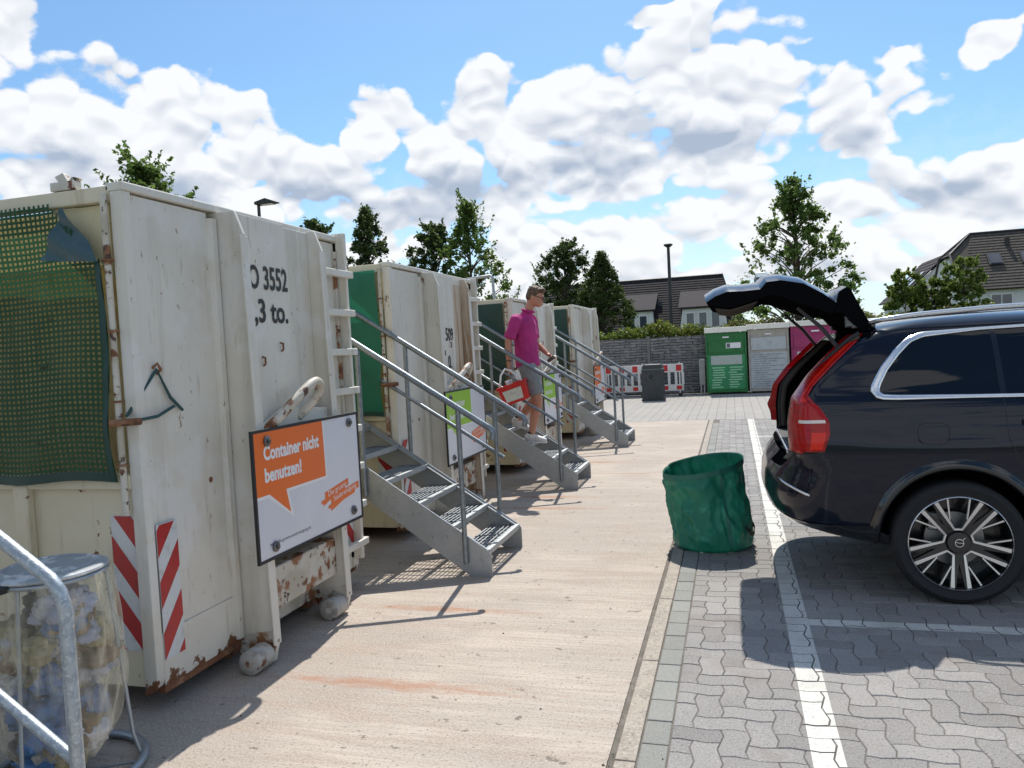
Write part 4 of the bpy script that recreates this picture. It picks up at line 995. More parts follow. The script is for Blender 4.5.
def cbin(x, w, h, c1, c2, label, name='clothes_bin', deco='green', y=24.35):
    b = tag(empty(name, (x, y, 0)), label, 'collection bin', 'collection bins along the stone wall')
    mp = mat('bin_paint_'+deco, c1, .45, var=[(5, tuple(v*.7 for v in c1), .45, .75)]); mpp = mat('bin_panel_'+deco, c2, .45, var=[(4, tuple(v*.75 for v in c2), .45, .7)])
    D_ = 1.1; t = .05
    MB().box((t, .04, .10), (w-t, D_, h-.18)).build('cabinet', mp, b)
    for xx in (0, w-t): MB().box((xx, 0, .03), (xx+t, .05, h-.16)).build('corner_post', mp, b, bevel=.008)
    MB().box((t, .0, .06), (w-t, .05, .13)).build('base_rail', mp, b, bevel=.006)
    MB().prism([(-.06, h-.17), (D_+.02, h-.06), (D_+.02, h), (-.06, h-.015)], (-.025, 0, 0), (0, 1, 0), (0, 0, 1), (w+.05, 0, 0)).build('lid', mat('bin_lid', (.82, .80, .72), .5, var=[(4, (.70, .67, .58), .5, .75)]), b, bevel=.01)
    MB().box((t+.03, .012, h*.62), (w-t-.03, .038, h*.80)).build('hatch', mpp if deco == 'white' else mp, b, bevel=.006)
    MB().box((w*.42, -.01, h*.835), (w*.58, .02, h*.855)).build('hatch_handle', m_pwhite, b)
    MB().box((t, .020, .14), (w-t, .038, h*.585)).build('door', mpp, b, bevel=.006)
    txt = MB(); r_ = random.Random(deco)
    if deco == 'green':
        MB().box((w*.12, .012, h*.44), (w*.88, .019, h*.575)).build('notice', mat('notice_pale', (.42, .48, .44), .5, var=[(12, (.45, .25, .35), .55, .7, (1, 1, 4))]), b)
        MB().box((w*.50, .004, h*.68), (w*.86, .011, h*.76)).build('label_plate', m_pwhite, b)
        MB().box((w*.52, .001, h*.69), (w*.60, .0035, h*.75)).build('label_mark', m_pgrey, b)
        for k in range(9):
            z = .20+k*.075
            for a in range(2):
                x0 = w*(.12+.42*a)+r_.uniform(0, .06); ln = r_.uniform(.2, .38)*w
                txt.box((x0, .015, z), (min(x0+ln, w*.9), .0195, z+.035))
        txt.build('print_lines', mat('print_pale_green', (.30, .58, .36), .5), b)
    elif deco == 'white':
        for k in range(15):
            z = .20+k*.068
            x0 = w*.10+r_.uniform(0, .05); n_ = r_.randint(2, 4); xx = x0
            for a in range(n_):
                ln = r_.uniform(.10, .26)*w; txt.box((xx, .015, z), (min(xx+ln, w*.9), .0195, z+.022)); xx += ln+.03
                if xx > w*.82: break
        txt.build('print_lines', mat('print_blue_grey', (.20, .25, .30), .5), b)
    else:
        for k in range(2): MB().box((w*(.12+.34*k), .014, h*.44), (w*(.40+.34*k), .0195, h*.565)).build('notice', mat('notice_pale2', (.52, .56, .54), .5, var=[(30, (.35, .38, .4), .5, .7)]), b)
        for k in range(8):
            z = .2+k*.075; txt.box((w*.12, .015, z), (w*(.12+r_.uniform(.3, .7)), .0195, z+.03))
        txt.build('print_lines', mat('print_pink', (.55, .20, .34), .5), b)
    return b
cbin(-.79, 1.20, 2.06, (.012, .16, .035), (.02, .26, .09), 'green collection bin with pale lid, leftmost of the row')
cbin(.46, 1.16, 2.10, (.40, .37, .32), (.46, .49, .50), 'white and beige collection bin covered in text, between green and pink bins', deco='white')
cbin(1.68, 1.36, 2.12, (.34, .022, .12), (.36, .03, .13), 'magenta pink collection bin behind the open tailgate', deco='pink')
cbin(3.10, 1.20, 2.08, (.34, .33, .26), (.40, .39, .33), 'dull beige collection bin half hidden by the tailgate, rightmost of the row', deco='beige')
m_anth = mat('anthracite_plastic', (.028, .036, .042), .5, var=[(6, (.04, .048, .054), .4, .7)])
def litter(x, y, label, w=.62):
    b = tag(empty('litter_bin', (x, y, 0)), label, 'litter bin')
    P = [(0, .05), (w, .05), (w, .86)] + [(w-.0-.10*(1-math.cos(a)), .86+.20*math.sin(a)) for a in (R(15*k) for k in range(1, 7))] + [(.10*(1-math.cos(a)), .86+.20*math.sin(a)) for a in (R(90-15*k) for k in range(0, 6))] + [(0, .86)]
    MB().prism([(p[0], p[1]) for p in P], (0, 0, 0), (1, 0, 0), (0, 0, 1), (0, .5, 0)).build('housing', m_anth, b, bevel=.02)
    MB().box((-.02, -.02, 0), (w+.02, .52, .06)).build('plinth', m_anth, b, bevel=.01)
    MB().box((-.012, -.015, .90), (w+.012, .515, .93)).build('hood_band', mat('bin_hood', (.09, .14, .135), .4), b, bevel=.01)
    MB().tube([(w*.45+.10*math.cos(a), -.006, .70+.10*math.sin(a)) for a in (2*math.pi*i/24 for i in range(24))], .02, 8, closed=True).build('opening_ring', mat('bin_ring', (.05, .08, .08), .4), b, smooth=60)
    MB().lathe([(.0001, -.004), (.092, -.004), (.092, .0), (.0001, .0)], (w*.45, -.002, .70), 'y', 24).build('opening', m_black, b)
litter(-2.58, 22.55, 'dark grey rounded litter bin in front of the red and white barrier')
litter(-4.60, 23.4, 'dark litter bin half hidden behind the farthest container', .45)
m_barr = mat('barrier_white', (.70, .69, .66), .5, var=[(5, (.58, .56, .52), .45, .75)]); m_bred = mat('barrier_red', (.55, .02, .025), .4)
def barrier(x, y, n, label):
    b = tag(empty('barrier_panel', (x, y, 0)), label, 'barrier', 'red and white barrier panels before the wall'); w = n*.21+.06
    for z0, z1 in ((.16, .36), (.74, 1.0)): MB().box((0, 0, z0), (w, .05, z1)).build('board', m_barr, b, bevel=.008)
    for k in range(n+1): MB().box((k*.21, .003, .36), (k*.21+.075, .047, .74)).build('slat', m_barr, b)
    for k in range(0, n, 2):
        for z0, z1 in ((.20, .32), (.78, .97)): MB().box((k*.21+.05, -.006, z0), (k*.21+.21, .0, z1)).build('reflector', m_bred, b)
    for xx in (.08, w-.16): MB().box((xx, -.22, 0), (xx+.09, .27, .09)).build('foot', m_black, b, bevel=.01); MB().box((xx+.02, .01, .08), (xx+.06, .04, 1.05)).build('upright', m_barr, b)
barrier(-3.95, 24.35, 6, 'red and white plastic barrier left of the litter bin'); barrier(-2.60, 24.37, 5, 'red and white plastic barrier right behind the litter bin')
cab = tag(empty('meter_cabinet', (-1.02, 24.55, 0)), 'narrow pale grey cabinet beside the green bin', 'cabinet')
MB().box((0, 0, .30), (.18, .3, 1.10)).build('housing', mat('cabinet_grey', (.36, .36, .34), .6, var=[(6, (.28, .28, .26), .4, .7)]), cab, bevel=.01); MB().box((.02, .05, 0), (.06, .25, .30)).build('leg', m_galv, cab); MB().box((.12, .05, 0), (.16, .25, .30)).build('leg', m_galv, cab)

# ================================================================== trees and shrubs
def leafmat(name, c, c2, tr=.35):
    M = mat(name, c, .55, var=[(.9, c2, .35, .65)], rnd=.35, trans=tr, spec=.3); return M
lm_dark = leafmat('leaf_dark', (.06, .095, .03), (.085, .13, .038), .5); lm_mid = leafmat('leaf_mid', (.10, .17, .038), (.14, .21, .05), .55)
lm_lite = leafmat('leaf_light', (.15, .22, .04), (.19, .25, .055), .45); lm_con = leafmat('needle_green', (.065, .10, .026), (.095, .14, .034), .4); lm_hedge = leafmat('hedge_leaf', (.20, .22, .035), (.11, .16, .03)); lm_hedge2 = leafmat('hedge_leaf_olive', (.17, .15, .05), (.09, .12, .03))
m_bark = mat('bark', (.09, .07, .05), .9, var=[(9, (.05, .04, .03), .4, .7, (3, 3, .6))], bump=(25, .7))
def leaves(cs, sizes, rs, M, name, parent):
    n = len(cs); ax = rs.normal(size=(n, 3)); ax[:, 2] = np.abs(ax[:, 2])*.8+.15; ax /= np.linalg.norm(ax, axis=1)[:, None]
    t = rs.normal(size=(n, 3)); t -= ax*(t*ax).sum(1)[:, None]; t /= np.linalg.norm(t, axis=1)[:, None]; b = np.cross(ax, t); s_ = sizes[:, None]
    bend = ax*s_*.18
    v = np.stack([cs-t*s_*.62, cs-b*s_*.34+bend, cs+t*s_*.62, cs+b*s_*.34+bend], 1).reshape(-1, 3)
    me = bpy.data.meshes.new(name); me.vertices.add(4*n); me.vertices.foreach_set('co', v.ravel())
    me.loops.add(4*n); me.loops.foreach_set('vertex_index', np.arange(4*n)); me.polygons.add(n); me.polygons.foreach_set('loop_start', np.arange(n)*4); me.polygons.foreach_set('loop_total', np.full(n, 4))
    me.update(calc_edges=True); me.validate(); me.materials.append(M)
    o = bpy.data.objects.new(name, me); COL.objects.link(o); o.parent = parent; return o
def tree(x, y, h, zc, rmax, label, M, prof=((0, .55), (.25, 1.), (.6, .8), (1, .08)), nl=7000, size=.16, ncl=70, tight=.35, seed=1, name='tree', cat='tree', open_=.55, spikes=0, trunk=None, group='trees behind the containers and the wall'):
    t = tag(empty(name, (x, y, 0)), label, cat, group); rs = np.random.default_rng(seed)
    pz = [p[0] for p in prof]; pr_ = [p[1] for p in prof]
    nl = int(nl*1.75); ncl = int(ncl*2.2); tight *= .58
    f = rs.random(ncl)**.8; z = zc+(h-zc)*f; r = rmax*np.interp(f, pz, pr_)*(1.08*rs.random(ncl)**(.45 if open_ < .7 else .3)); a = rs.random(ncl)*6.283
    C = np.stack([r*np.cos(a), r*np.sin(a), z], 1)
    if spikes:
        k = np.arange(spikes); C = np.vstack([C, np.stack([.03*k*0, .03*k*0, h-.08-.16*k], 1)+rs.normal(size=(spikes, 3))*.05])
    trw = trunk or .035*h*.5; tb = MB(); top = Vector((0, 0, h*.97))
    tb.tube([(0, 0, 0), (.02, .01, zc*.6), (rs.normal()*.05, rs.normal()*.05, zc+(h-zc)*.45), tuple(top)], [trw, trw*.75, trw*.45, .012], 8)
    for i in range(0, ncl, 2):
        c = Vector(C[i]); zs_ = max(zc*.55, c.z-(.45+.5*rs.random())*max(.3, math.hypot(c.x, c.y)))
        m_ = Vector((c.x*.45, c.y*.45, zs_+(c.z-zs_)*.62))
        tb.tube([(0, 0, zs_), tuple(m_), tuple(c)], [trw*.28, trw*.17, .008], 5)
    tb.build('trunk', m_bark, t, smooth=60)
    w = rs.random(len(C))+.35; w /= w.sum(); ci = rs.choice(len(C), nl, p=w)
    sg = tight*rmax*(.45+.55*rs.random(len(C)))*np.interp((C[:, 2]-zc)/(h-zc), [0, .5, 1], [1.15, .95, .5])
    d = rs.normal(size=(nl, 3)); d /= np.linalg.norm(d, axis=1)[:, None]; d *= (rs.random(nl)**.45)[:, None]
    P = C[ci]+d*sg[ci][:, None]*np.array([1, 1, .8])
    P += rs.normal(size=P.shape)*.05*rmax*(rs.random(nl)[:, None] < .35)
    P[:, 2] = np.minimum(P[:, 2], h+.1)
    ns = 34; k_ = 26; f2 = rs.random(ns)**.7; a2 = rs.random(ns)*6.283; r2 = rmax*np.interp(f2, pz, pr_)*(.75+.3*rs.random(ns))
    st0 = np.stack([r2*np.cos(a2), r2*np.sin(a2), zc+(h-zc)*f2], 1); dr = np.stack([np.cos(a2)*.55, np.sin(a2)*.55, .6+.6*rs.random(ns)], 1)*(rmax*(.18+.22*rs.random(ns)))[:, None]
    tt = rs.random((ns, k_)); sp_ = (st0[:, None, :]+dr[:, None, :]*tt[:, :, None]).reshape(-1, 3)+rs.normal(size=(ns*k_, 3))*.032*rmax*(1.15-tt.reshape(-1, 1))
    if open_ < .7: P = np.vstack([P, sp_])
    leaves(P, size*.66*(.45+.95*rs.random(len(P))), rs, M, 'crown', t)
    return t
tree(-15.6, 18, 7.35, 2.6, 2.3, 'leafy green tree rising behind the nearest container', lm_mid, seed=3, nl=9000, size=.17, ncl=60)
tree(-14.75, 26, 6.9, 2.4, 1.1, 'small dark treetop just above the nearest container roof', lm_dark, seed=4, nl=4000, size=.17, ncl=30, prof=((0, .6), (.5, 1), (1, .3)), tight=.4)
tree(-12.75, 26, 7.1, 1.6, 1.35, 'dark narrow pointed tree between first and second containers', lm_dark, seed=5, nl=9000, size=.15, ncl=90, prof=((0, 1), (.45, .85), (.8, .42), (1, .08)), tight=.3, spikes=5)
tree(-11.3, 29, 6.8, 1.6, 1.5, 'dark broad tree behind the second container', lm_dark, seed=6, nl=9000, size=.16, ncl=80, prof=((0, .8), (.5, 1), (.8, .7), (1, .2)), tight=.3)
tree(-9.5, 28, 7.35, 1.4, 2.0, 'loose light green tree with upright shoots behind the second container', lm_mid, seed=8, nl=6500, size=.16, ncl=85, prof=((0, 1), (.4, .85), (.65, .5), (1, .06)), tight=.2, spikes=8)
tree(-7.5, 36, 6.6, 1.2, 1.75, 'dark round deciduous tree left of the dense cone-shaped tree', lm_dark, seed=9, nl=12000, size=.16, ncl=100, prof=((0, .8), (.35, 1), (.7, .85), (1, .25)), tight=.28)
tree(-5.45, 34, 5.75, .3, 1.5, 'dense cone-shaped evergreen tree before the brown-roofed house', lm_con, seed=10, nl=26000, size=.13, ncl=190, prof=((0, .95), (.3, 1), (.6, .72), (.85, .32), (1, .03)), tight=.2, open_=.75, spikes=8)
tree(2.15, 28, 6.95, 1.9, 1.95, 'loose green tree above the open tailgate', lm_mid, seed=12, nl=8200, size=.16, ncl=95, prof=((0, .9), (.3, 1.), (.55, .75), (.8, .35), (1, .04)), tight=.19, spikes=9)
for x_, h_, r_, sd, lb in ((5.9, 3.75, .75, 21, 'left bush of the green clump before the right-hand house'), (6.75, 3.35, .75, 22, 'middle low bush of the green clump before the right-hand house'), (7.75, 4.0, .85, 23, 'tallest right bush of the green clump before the right-hand house')):
    tree(x_, 30, h_, .3, r_, lb, lm_lite, seed=sd, nl=8000, size=.14, ncl=70, prof=((0, .9), (.5, 1.), (.85, .75), (1, .35)), tight=.35, name='bush', cat='bush', open_=.4, group='bushes before the right-hand house', trunk=.04)
hd = tag(empty('hedge', (0, 25.55, 0)), 'yellow green hedge leaning over the top of the stone wall', 'hedge')
rs = np.random.default_rng(33)
def hedge_leaves(n, x0, x1, M):
    X = rs.uniform(x0, x1, n); top = 2.12+.10*np.sin(X*2.1)+.07*np.sin(X*5.3+1)+.16*rs.random(n)**3
    Z = .5+(top-.5)*rs.random(n)**.35; Yv = rs.normal(0, .16, n)-.05*(Z > 1.8)
    Yv = np.where(Z < 1.93, np.maximum(Yv, -.33), Yv-.06)
    return leaves(np.stack([X, Yv, Z], 1), .09*(.6+.9*rs.random(n)), rs, M, 'foliage', hd)
hedge_leaves(9500, -9, -.6, lm_hedge); hedge_leaves(9000, -.6, 10, lm_hedge2); hedge_leaves(3500, -9, 10, lm_lite)
st_ = MB()
for k in range(40):
    xx = -8.8+k*.47; st_.tube([(xx, 0, 0), (xx+.05, .03, 1.0), (xx-.05, -.02, 2.0+.2*random.random())], [.02, .015, .006], 5)
st_.build('stems', m_bark, hd)

# ================================================================== houses
m_render = mat('white_render', (.72, .72, .71), .85, var=[(1.2, (.64, .64, .62), .4, .7)])
m_wood = mat('window_frame_white', (.75, .75, .74), .5)
m_pane = mat('window_pane', (.05, .065, .09), .06, spec=.8)
def tilemat(name, c1, c2, row=.33):
    M = bpy.data.materials.new(name); M.use_nodes = True; t = M.node_tree; b = t.nodes['Principled BSDF']
    pos = N(t, 'ShaderNodeNewGeometry').outputs['Position']
    L(t, mixc(t, sstep(t, noise(t, pos, 5, 4), .4, .7), c1, c2), b.inputs['Base Color']); b.inputs['Roughness'].default_value = .85; b.inputs['Specular IOR Level'].default_value = .2; return M
m_tile1 = tilemat('roof_tile_brown', (.027, .023, .026), (.040, .034, .037)); m_tile2 = tilemat('roof_tile_grey_brown', (.085, .074, .064), (.115, .10, .086)); m_trimd = mat('dark_roof_trim', (.03, .028, .03), .6)
def roof_plane(parent, a, b, c, d, M, rows, name='roof', th=.06):
    """a,b eave; d,c ridge; built of overlapping courses"""
    a, b, c, d = map(Vector, (a, b, c, d)); n = (b-a).cross(d-a).normalized()
    if n.z < 0: n = -n
    r = MB()
    r.add([a-n*th, b-n*th, c-n*th, d-n*th], [(0, 1, 2, 3)])
    ro = r.build(name, M, parent); tp = MB()
    for k in range(rows):
        f0, f1 = k/rows, (k+1)/rows+.02
        p0, p1, q1, q0 = a.lerp(d, f0), b.lerp(c, f0), b.lerp(c, min(1, f1)), a.lerp(d, min(1, f1))
        lo_ = .055; vs_ = [p0+n*lo_, p1+n*lo_, q1+n*.01, q0+n*.01, p0-n*.0, p1-n*.0]
        MB().add(vs_, [(0, 1, 2, 3), (4, 5, 1, 0), (0, 3, 4), (1, 5, 2)]).build('tile_course', M, ro)
    return ro
def window(parent, o, u, v, w, h, panes=1, name='window'):
    o, u, v = Vector(o), Vector(u), Vector(v); n = u.cross(v)
    f = MB(); t = .07
    for (a, b, c, d) in ((0, w, 0, t), (0, w, h-t, h), (0, t, t, h-t), (w-t, w, t, h-t)): f.prism([(a, c), (b, c), (b, d), (a, d)], o-n*.02, u, v, n*.08)
    for k in range(1, panes): f.prism([(w*k/panes-t*.4, t), (w*k/panes+t*.4, t), (w*k/panes+t*.4, h-t), (w*k/panes-t*.4, h-t)], o-n*.02, u, v, n*.075)
    W_ = f.build(name, m_wood, parent)
    for k in range(panes): MB().prism([(w*k/panes+t*.4, t*.9), (w*(k+1)/panes-t*.4, t*.9), (w*(k+1)/panes-t*.4, h-t*.9), (w*k/panes+t*.4, h-t*.9)], o+n*.005, u, v, n*.02).build('pane', m_pane, W_)
    return W_
X_, Y_, Z_ = (1, 0, 0), (0, 1, 0), (0, 0, 1)
# left house with dormers
h1 = tag(empty('dormer_house', (0, 55, 0)), 'white house with steep brown roof and dormers beyond the wall', 'house')
MB().box((-13.5, .3, 0), (.1, 9, 2.5)).build('wall', m_render, h1)
roof_plane(h1, (-14, 0, 2.45), (.45, 0, 2.45), (-.55, 4.2, 6.45), (-14, 4.2, 6.45), m_tile1, 22)
roof_plane(h1, (.45, 9, 2.45), (-14, 9, 2.45), (-14, 4.2, 6.45), (-.55, 4.2, 6.45), m_tile1, 6)
roof_plane(h1, (.45, 0, 2.45), (.45, 9, 2.45), (-.55, 4.25, 6.45), (-.55, 4.15, 6.45), m_tile1, 10)
MB().tube([(-14, 4.2, 6.5), (-.5, 4.2, 6.5), (.5, 0, 2.52)], .09, 6).build('ridge', m_trimd, h1)
for xa, xb, zt_ in ((-7.6, -5.15, 3.95), (-3.5, -.2, 3.95)):
    dm = empty('dormer', (0, 0, 0), h1)
    MB().prism([(xa, 2.3), (xb, 2.3), (xb-.25, zt_), (xa+.25, zt_)], (0, .12, 0), X_, Z_, (0, 1.9, 0)).build('dormer_wall', m_render, dm)
    MB().prism([(0, zt_), (0, zt_+.12), (3.3, zt_+1.5), (3.3, zt_+1.38)], (xa-.02, 0-.1, 0), Y_, Z_, (xb-xa+.04, 0, 0)).build('dormer_roof', m_tile1, dm)
    n_ = 2 if xb-xa < 3 else 3
    for k in range(n_): window(dm, (xa+.45+k*.85, .1, 2.55), X_, Z_, .62, 1.15)
for xx in (-5.9, -5.2): MB().box((xx, 1.95, 4.25), (xx+.4, 2.2, 4.7)).build('roof_window', m_pane, h1)
# right house
h2 = tag(empty('tiled_house', (13.1, 50, 0)), 'white house with tiled roof and two roof windows at the right edge', 'house')
MB().box((0, .35, 0), (14, 6.7, 3.9)).build('wall', m_render, h2)
MB().prism([(.35, 3.9), (6.7, 3.9), (4.55, 6.05), (2.45, 6.05)], (0, 0, 0), Y_, Z_, (.3, 0, 0)).build('gable', m_render, h2)
roof_plane(h2, (-.25, 0, 3.75), (14.4, 0, 3.75), (14.4, 3.5, 7.3), (1.15, 3.5, 7.3), m_tile2, 20)
MB().add([(-.25, 0, 3.74), (1.15, 3.5, 7.29), (-.25, 2.3, 6.0)], [(0, 1, 2)]).build('verge', m_tile2, h2)
roof_plane(h2, (14.4, 7, 3.75), (-.25, 7, 3.75), (1.15, 3.5, 7.3), (14.4, 3.5, 7.3), m_tile2, 6)
MB().prism([(-.25, 2.25), (1.15, 3.5), (-.25, 4.75)], (0, 0, 0), X_, Y_, (0, 0, .02)).build('hip', m_tile1, h2) if False else None
roof_plane(h2, (-.25, 4.75, 6.0), (-.25, 2.25, 6.0), (1.16, 3.48, 7.32), (1.16, 3.52, 7.32), m_tile1, 6, 'half_hip')
MB().tube([(-.28, 0, 3.82), (-.28, 2.28, 6.06), (1.14, 3.5, 7.36), (14.4, 3.5, 7.36)], .08, 6).build('ridge', m_trimd, h2)
MB().tube([(-.28, 7, 3.82), (-.28, 4.75, 6.06), (1.14, 3.5, 7.36)], .08, 6).build('verge_trim', m_trimd, h2)
for xx in (1.55, 3.25):
    rw = MB().prism([(0, 0), (.75, 0), (.75, 1.0), (0, 1.0)], (xx, 1.35, 5.19), X_, (0, .70, .71), (0, -.06, .07)).build('roof_window', m_trimd, h2)
    MB().prism([(.09, .09), (.66, .09), (.66, .91), (.09, .91)], (xx, 1.285, 5.262), X_, (0, .70, .71), (0, -.014, .014)).build('pane', m_pane, rw)
MB().box((2.75, 2.5, 6.2), (2.98, 2.7, 6.85)).build('chimney', m_trimd, h2)
window(h2, (1.25, .33, 2.2), X_, Z_, 1.15, 1.3, 2); window(h2, (5.2, .33, 2.2), X_, Z_, 1.15, 1.3, 2)
MB().box((.6, -.9, 1.95), (14, .3, 2.08)).build('balcony', m_trimd, h2)
# house behind with a panel rack on the roof
h3 = tag(empty('rear_house', (12.6, 66, 0)), 'small dark-roofed house with roof panels behind the right-hand house', 'house')
MB().box((.3, .3, 0), (6.7, 8, 4.3)).build('wall', m_render, h3)
MB().prism([(.3, 4.3), (6.7, 4.3), (3.5, 7.1)], (0, .3, 0), X_, Z_, (0, .3, 0)).build('gable', m_render, h3)
roof_plane(h3, (-.1, 8.3, 4.0), (-.1, 0, 4.0), (3.5, 0, 7.4), (3.5, 8.3, 7.4), m_tile1, 10); roof_plane(h3, (7.1, 0, 4.0), (7.1, 8.3, 4.0), (3.5, 8.3, 7.4), (3.5, 0, 7.4), m_tile1, 6)
for k in range(4): MB().prism([(0, 0), (1.6, 0), (1.6, .9), (0, .9)], (.9, 1.0+k*1.7, 5.05), (.727, 0, .687), (0, 1, 0), (-.05, 0, .06)).build('solar_panel', m_pane if k % 2 else m_silver, h3)

# ================================================================== lamp posts
m_mast = mat('lamp_mast', (.045, .05, .05), .5, .4)
lp1 = tag(empty('street_lamp', (-13.25, 20, 0)), 'street lamp with flat slanting head above the nearest container', 'street lamp', 'street lamps')
MB().tube([(0, 0, 0), (0, 0, 3), (0, 0, 6.45)], [.07, .06, .045], 12).build('mast', m_mast, lp1, smooth=60)
MB().prism([(-.06, 6.42), (.30, 6.50), (.62, 6.38), (.62, 6.35), (.30, 6.33), (-.06, 6.34)], (0, -.14, 0), X_, Z_, (0, .28, 0)).build('lamp_head', m_mast, lp1, bevel=.01)
MB().box((.14, -.10, 6.322), (.5, .10, 6.331)).build('lens', m_pwhite, lp1)
lp2 = tag(empty('street_lamp', (-2.2, 30, 0)), 'tall dark lamp post with small cap in front of the brown-roofed house', 'street lamp', 'street lamps')
MB().tube([(0, 0, 0), (0, 0, 3), (0, 0, 5.32)], [.075, .065, .055], 12).build('mast', m_mast, lp2, smooth=60)
MB().lathe([(.0001, 5.28), (.08, 5.29), (.17, 5.36), (.17, 5.40), (.0001, 5.45)], (0, 0, 0), 'z', 20).build('lamp_head', m_mast, lp2, smooth=40)

# ================================================================== the man on the second stairs
m_skin = mat('skin', (.50, .235, .155), .5, var=[(9, (.44, .19, .125), .4, .7)]); m_shirt = mat('magenta_polo', (.44, .028, .19), .8, var=[(5, (.38, .022, .16), .4, .6)], bump=(9, .5)); m_shorts = mat('grey_shorts', (.25, .27, .27), .85, var=[(6, (.19, .205, .21), .4, .7)], bump=(10, .5))
m_shoe = mat('white_shoe', (.68, .68, .67), .6, var=[(14, (.52, .52, .52), .5, .7)]); m_hair = mat('brown_hair', (.085, .045, .022), .6, var=[(30, (.16, .095, .05), .45, .7, (1, 1, .3))], bump=(60, .8))
man = tag(empty('person', (-2.45, 9.08, 0)), 'man in magenta polo and grey shorts walking down the stairs with a red box', 'person'); O = Vector((-2.50, 9.08, 0))
def ell(mb, path, rad, seg=14):
    """tapered tube with elliptic sections; rad = (across x, across y) pairs"""
    P = [Vector(p)-O for p in path]; rings = []
    for i, p in enumerate(P):
        t = (P[min(i+1, len(P)-1)]-P[max(i-1, 0)]).normalized()
        a = Vector((0, 1, 0)); a = (a-t*a.dot(t)).normalized(); b = t.cross(a)
        rx, ry = rad[i]; rings.append([p+b*rx*math.cos(q)+a*ry*math.sin(q) for q in (2*math.pi*j/seg for j in range(seg))])
    n = len(rings); vs = [q for r_ in rings for q in r_]
    fs = [(i*seg+j, i*seg+(j+1) % seg, (i+1)*seg+(j+1) % seg, (i+1)*seg+j) for i in range(n-1) for j in range(seg)]
    fs += [tuple(range(seg-1, -1, -1)), tuple((n-1)*seg+j for j in range(seg))]
    mb.add(vs, fs)
HP = Vector((-2.375, 9.062, 2.245)); HQ = Quaternion((0, 1, 0), R(20))
def nod(p):
    p = Vector(p); return HP+HQ @ (p-HP)
def ball(mb, c, r, seg=16):
    c = nod(c)-O; rx, ry, rz = r
    mb.grid(lambda u, v: (c.x+rx*math.sin(math.pi*v)*math.cos(2*math.pi*u), c.y+ry*math.sin(math.pi*v)*math.sin(2*math.pi*u), c.z-rz*math.cos(math.pi*v)), seg, seg//2+2)
def fuse(mb, name, M, voxel, parent, smooth_it=6, folds=0.):
    me = bpy.data.meshes.new('t'); me.from_pydata(mb.v, [], mb.f); bm = bmesh.new(); bm.from_mesh(me); bmesh.ops.remove_doubles(bm, verts=bm.verts, dist=1e-5); bmesh.ops.recalc_face_normals(bm, faces=bm.faces); bm.to_mesh(me); bm.free()
    o = bpy.data.objects.new('t', me); COL.objects.link(o)
    q = o.modifiers.new('r', 'REMESH'); q.mode = 'VOXEL'; q.voxel_size = voxel; s_ = o.modifiers.new('s', 'SMOOTH'); s_.iterations = smooth_it; s_.factor = .5
    m2 = bpy.data.meshes.new_from_object(o.evaluated_get(bpy.context.evaluated_depsgraph_get())); bpy.data.objects.remove(o)
    if folds:
        for q in m2.vertices:
            d_ = mno.noise(Vector((q.co.x*5, q.co.y*5, q.co.z*3.2)))*.5-abs(mno.noise(Vector((q.co.x*9+q.co.z*4, q.co.y*9, q.co.z*6))))
            q.co += q.normal*(d_+.25)*folds
    m2.name = name; m2.materials.clear(); m2.materials.append(M); m2.polygons.foreach_set('use_smooth', [True]*len(m2.polygons))
    o = bpy.data.objects.new(name, m2); COL.objects.link(o); o.parent = parent; return o
# joints
PEL = (-2.46, 9.10, 1.47); CH = (-2.47, 9.09, 1.88); NK = (-2.425, 9.08, 2.115); HD = (-2.335, 9.06, 2.32)
RS, RE, RW, RH = (-2.52, 8.885, 2.03), (-2.625, 8.84, 1.765), (-2.625, 8.83, 1.525), (-2.615, 8.83, 1.43)
LS, LE, LW, LH = (-2.43, 9.285, 2.03), (-2.42, 9.34, 1.755), (-2.24, 9.25, 1.60), (-2.175, 9.20, 1.555)
RHP, RK, RA = (-2.45, 9.00, 1.44), (-2.33, 8.98, 1.06), (-2.43, 8.99, .645); LHP, LK, LA = (-2.47, 9.20, 1.44), (-2.41, 9.21, 1.06), (-2.645, 9.20, .80)
bd = MB()
ell(bd, [(-2.46, 9.1, 1.40), PEL, (-2.465, 9.1, 1.65), CH, (-2.45, 9.085, 2.02), NK, (-2.385, 9.07, 2.20), (-2.36, 9.065, 2.27)], [(.09, .13), (.105, .15), (.095, .135), (.11, .16), (.085, .13), (.058, .062), (.054, .056), (.05, .052)])
ball(bd, HD, (.105, .082, .122)); ball(bd, (-2.275, 9.05, 2.265), (.055, .052, .06)); ball(bd, (-2.245, 9.045, 2.30), (.024, .014, .024)); ball(bd, (-2.262, 9.048, 2.345), (.030, .045, .02))
for sy in (-1, 1): ball(bd, (-2.345, 9.06+.078*sy, 2.31), (.022, .012, .034))
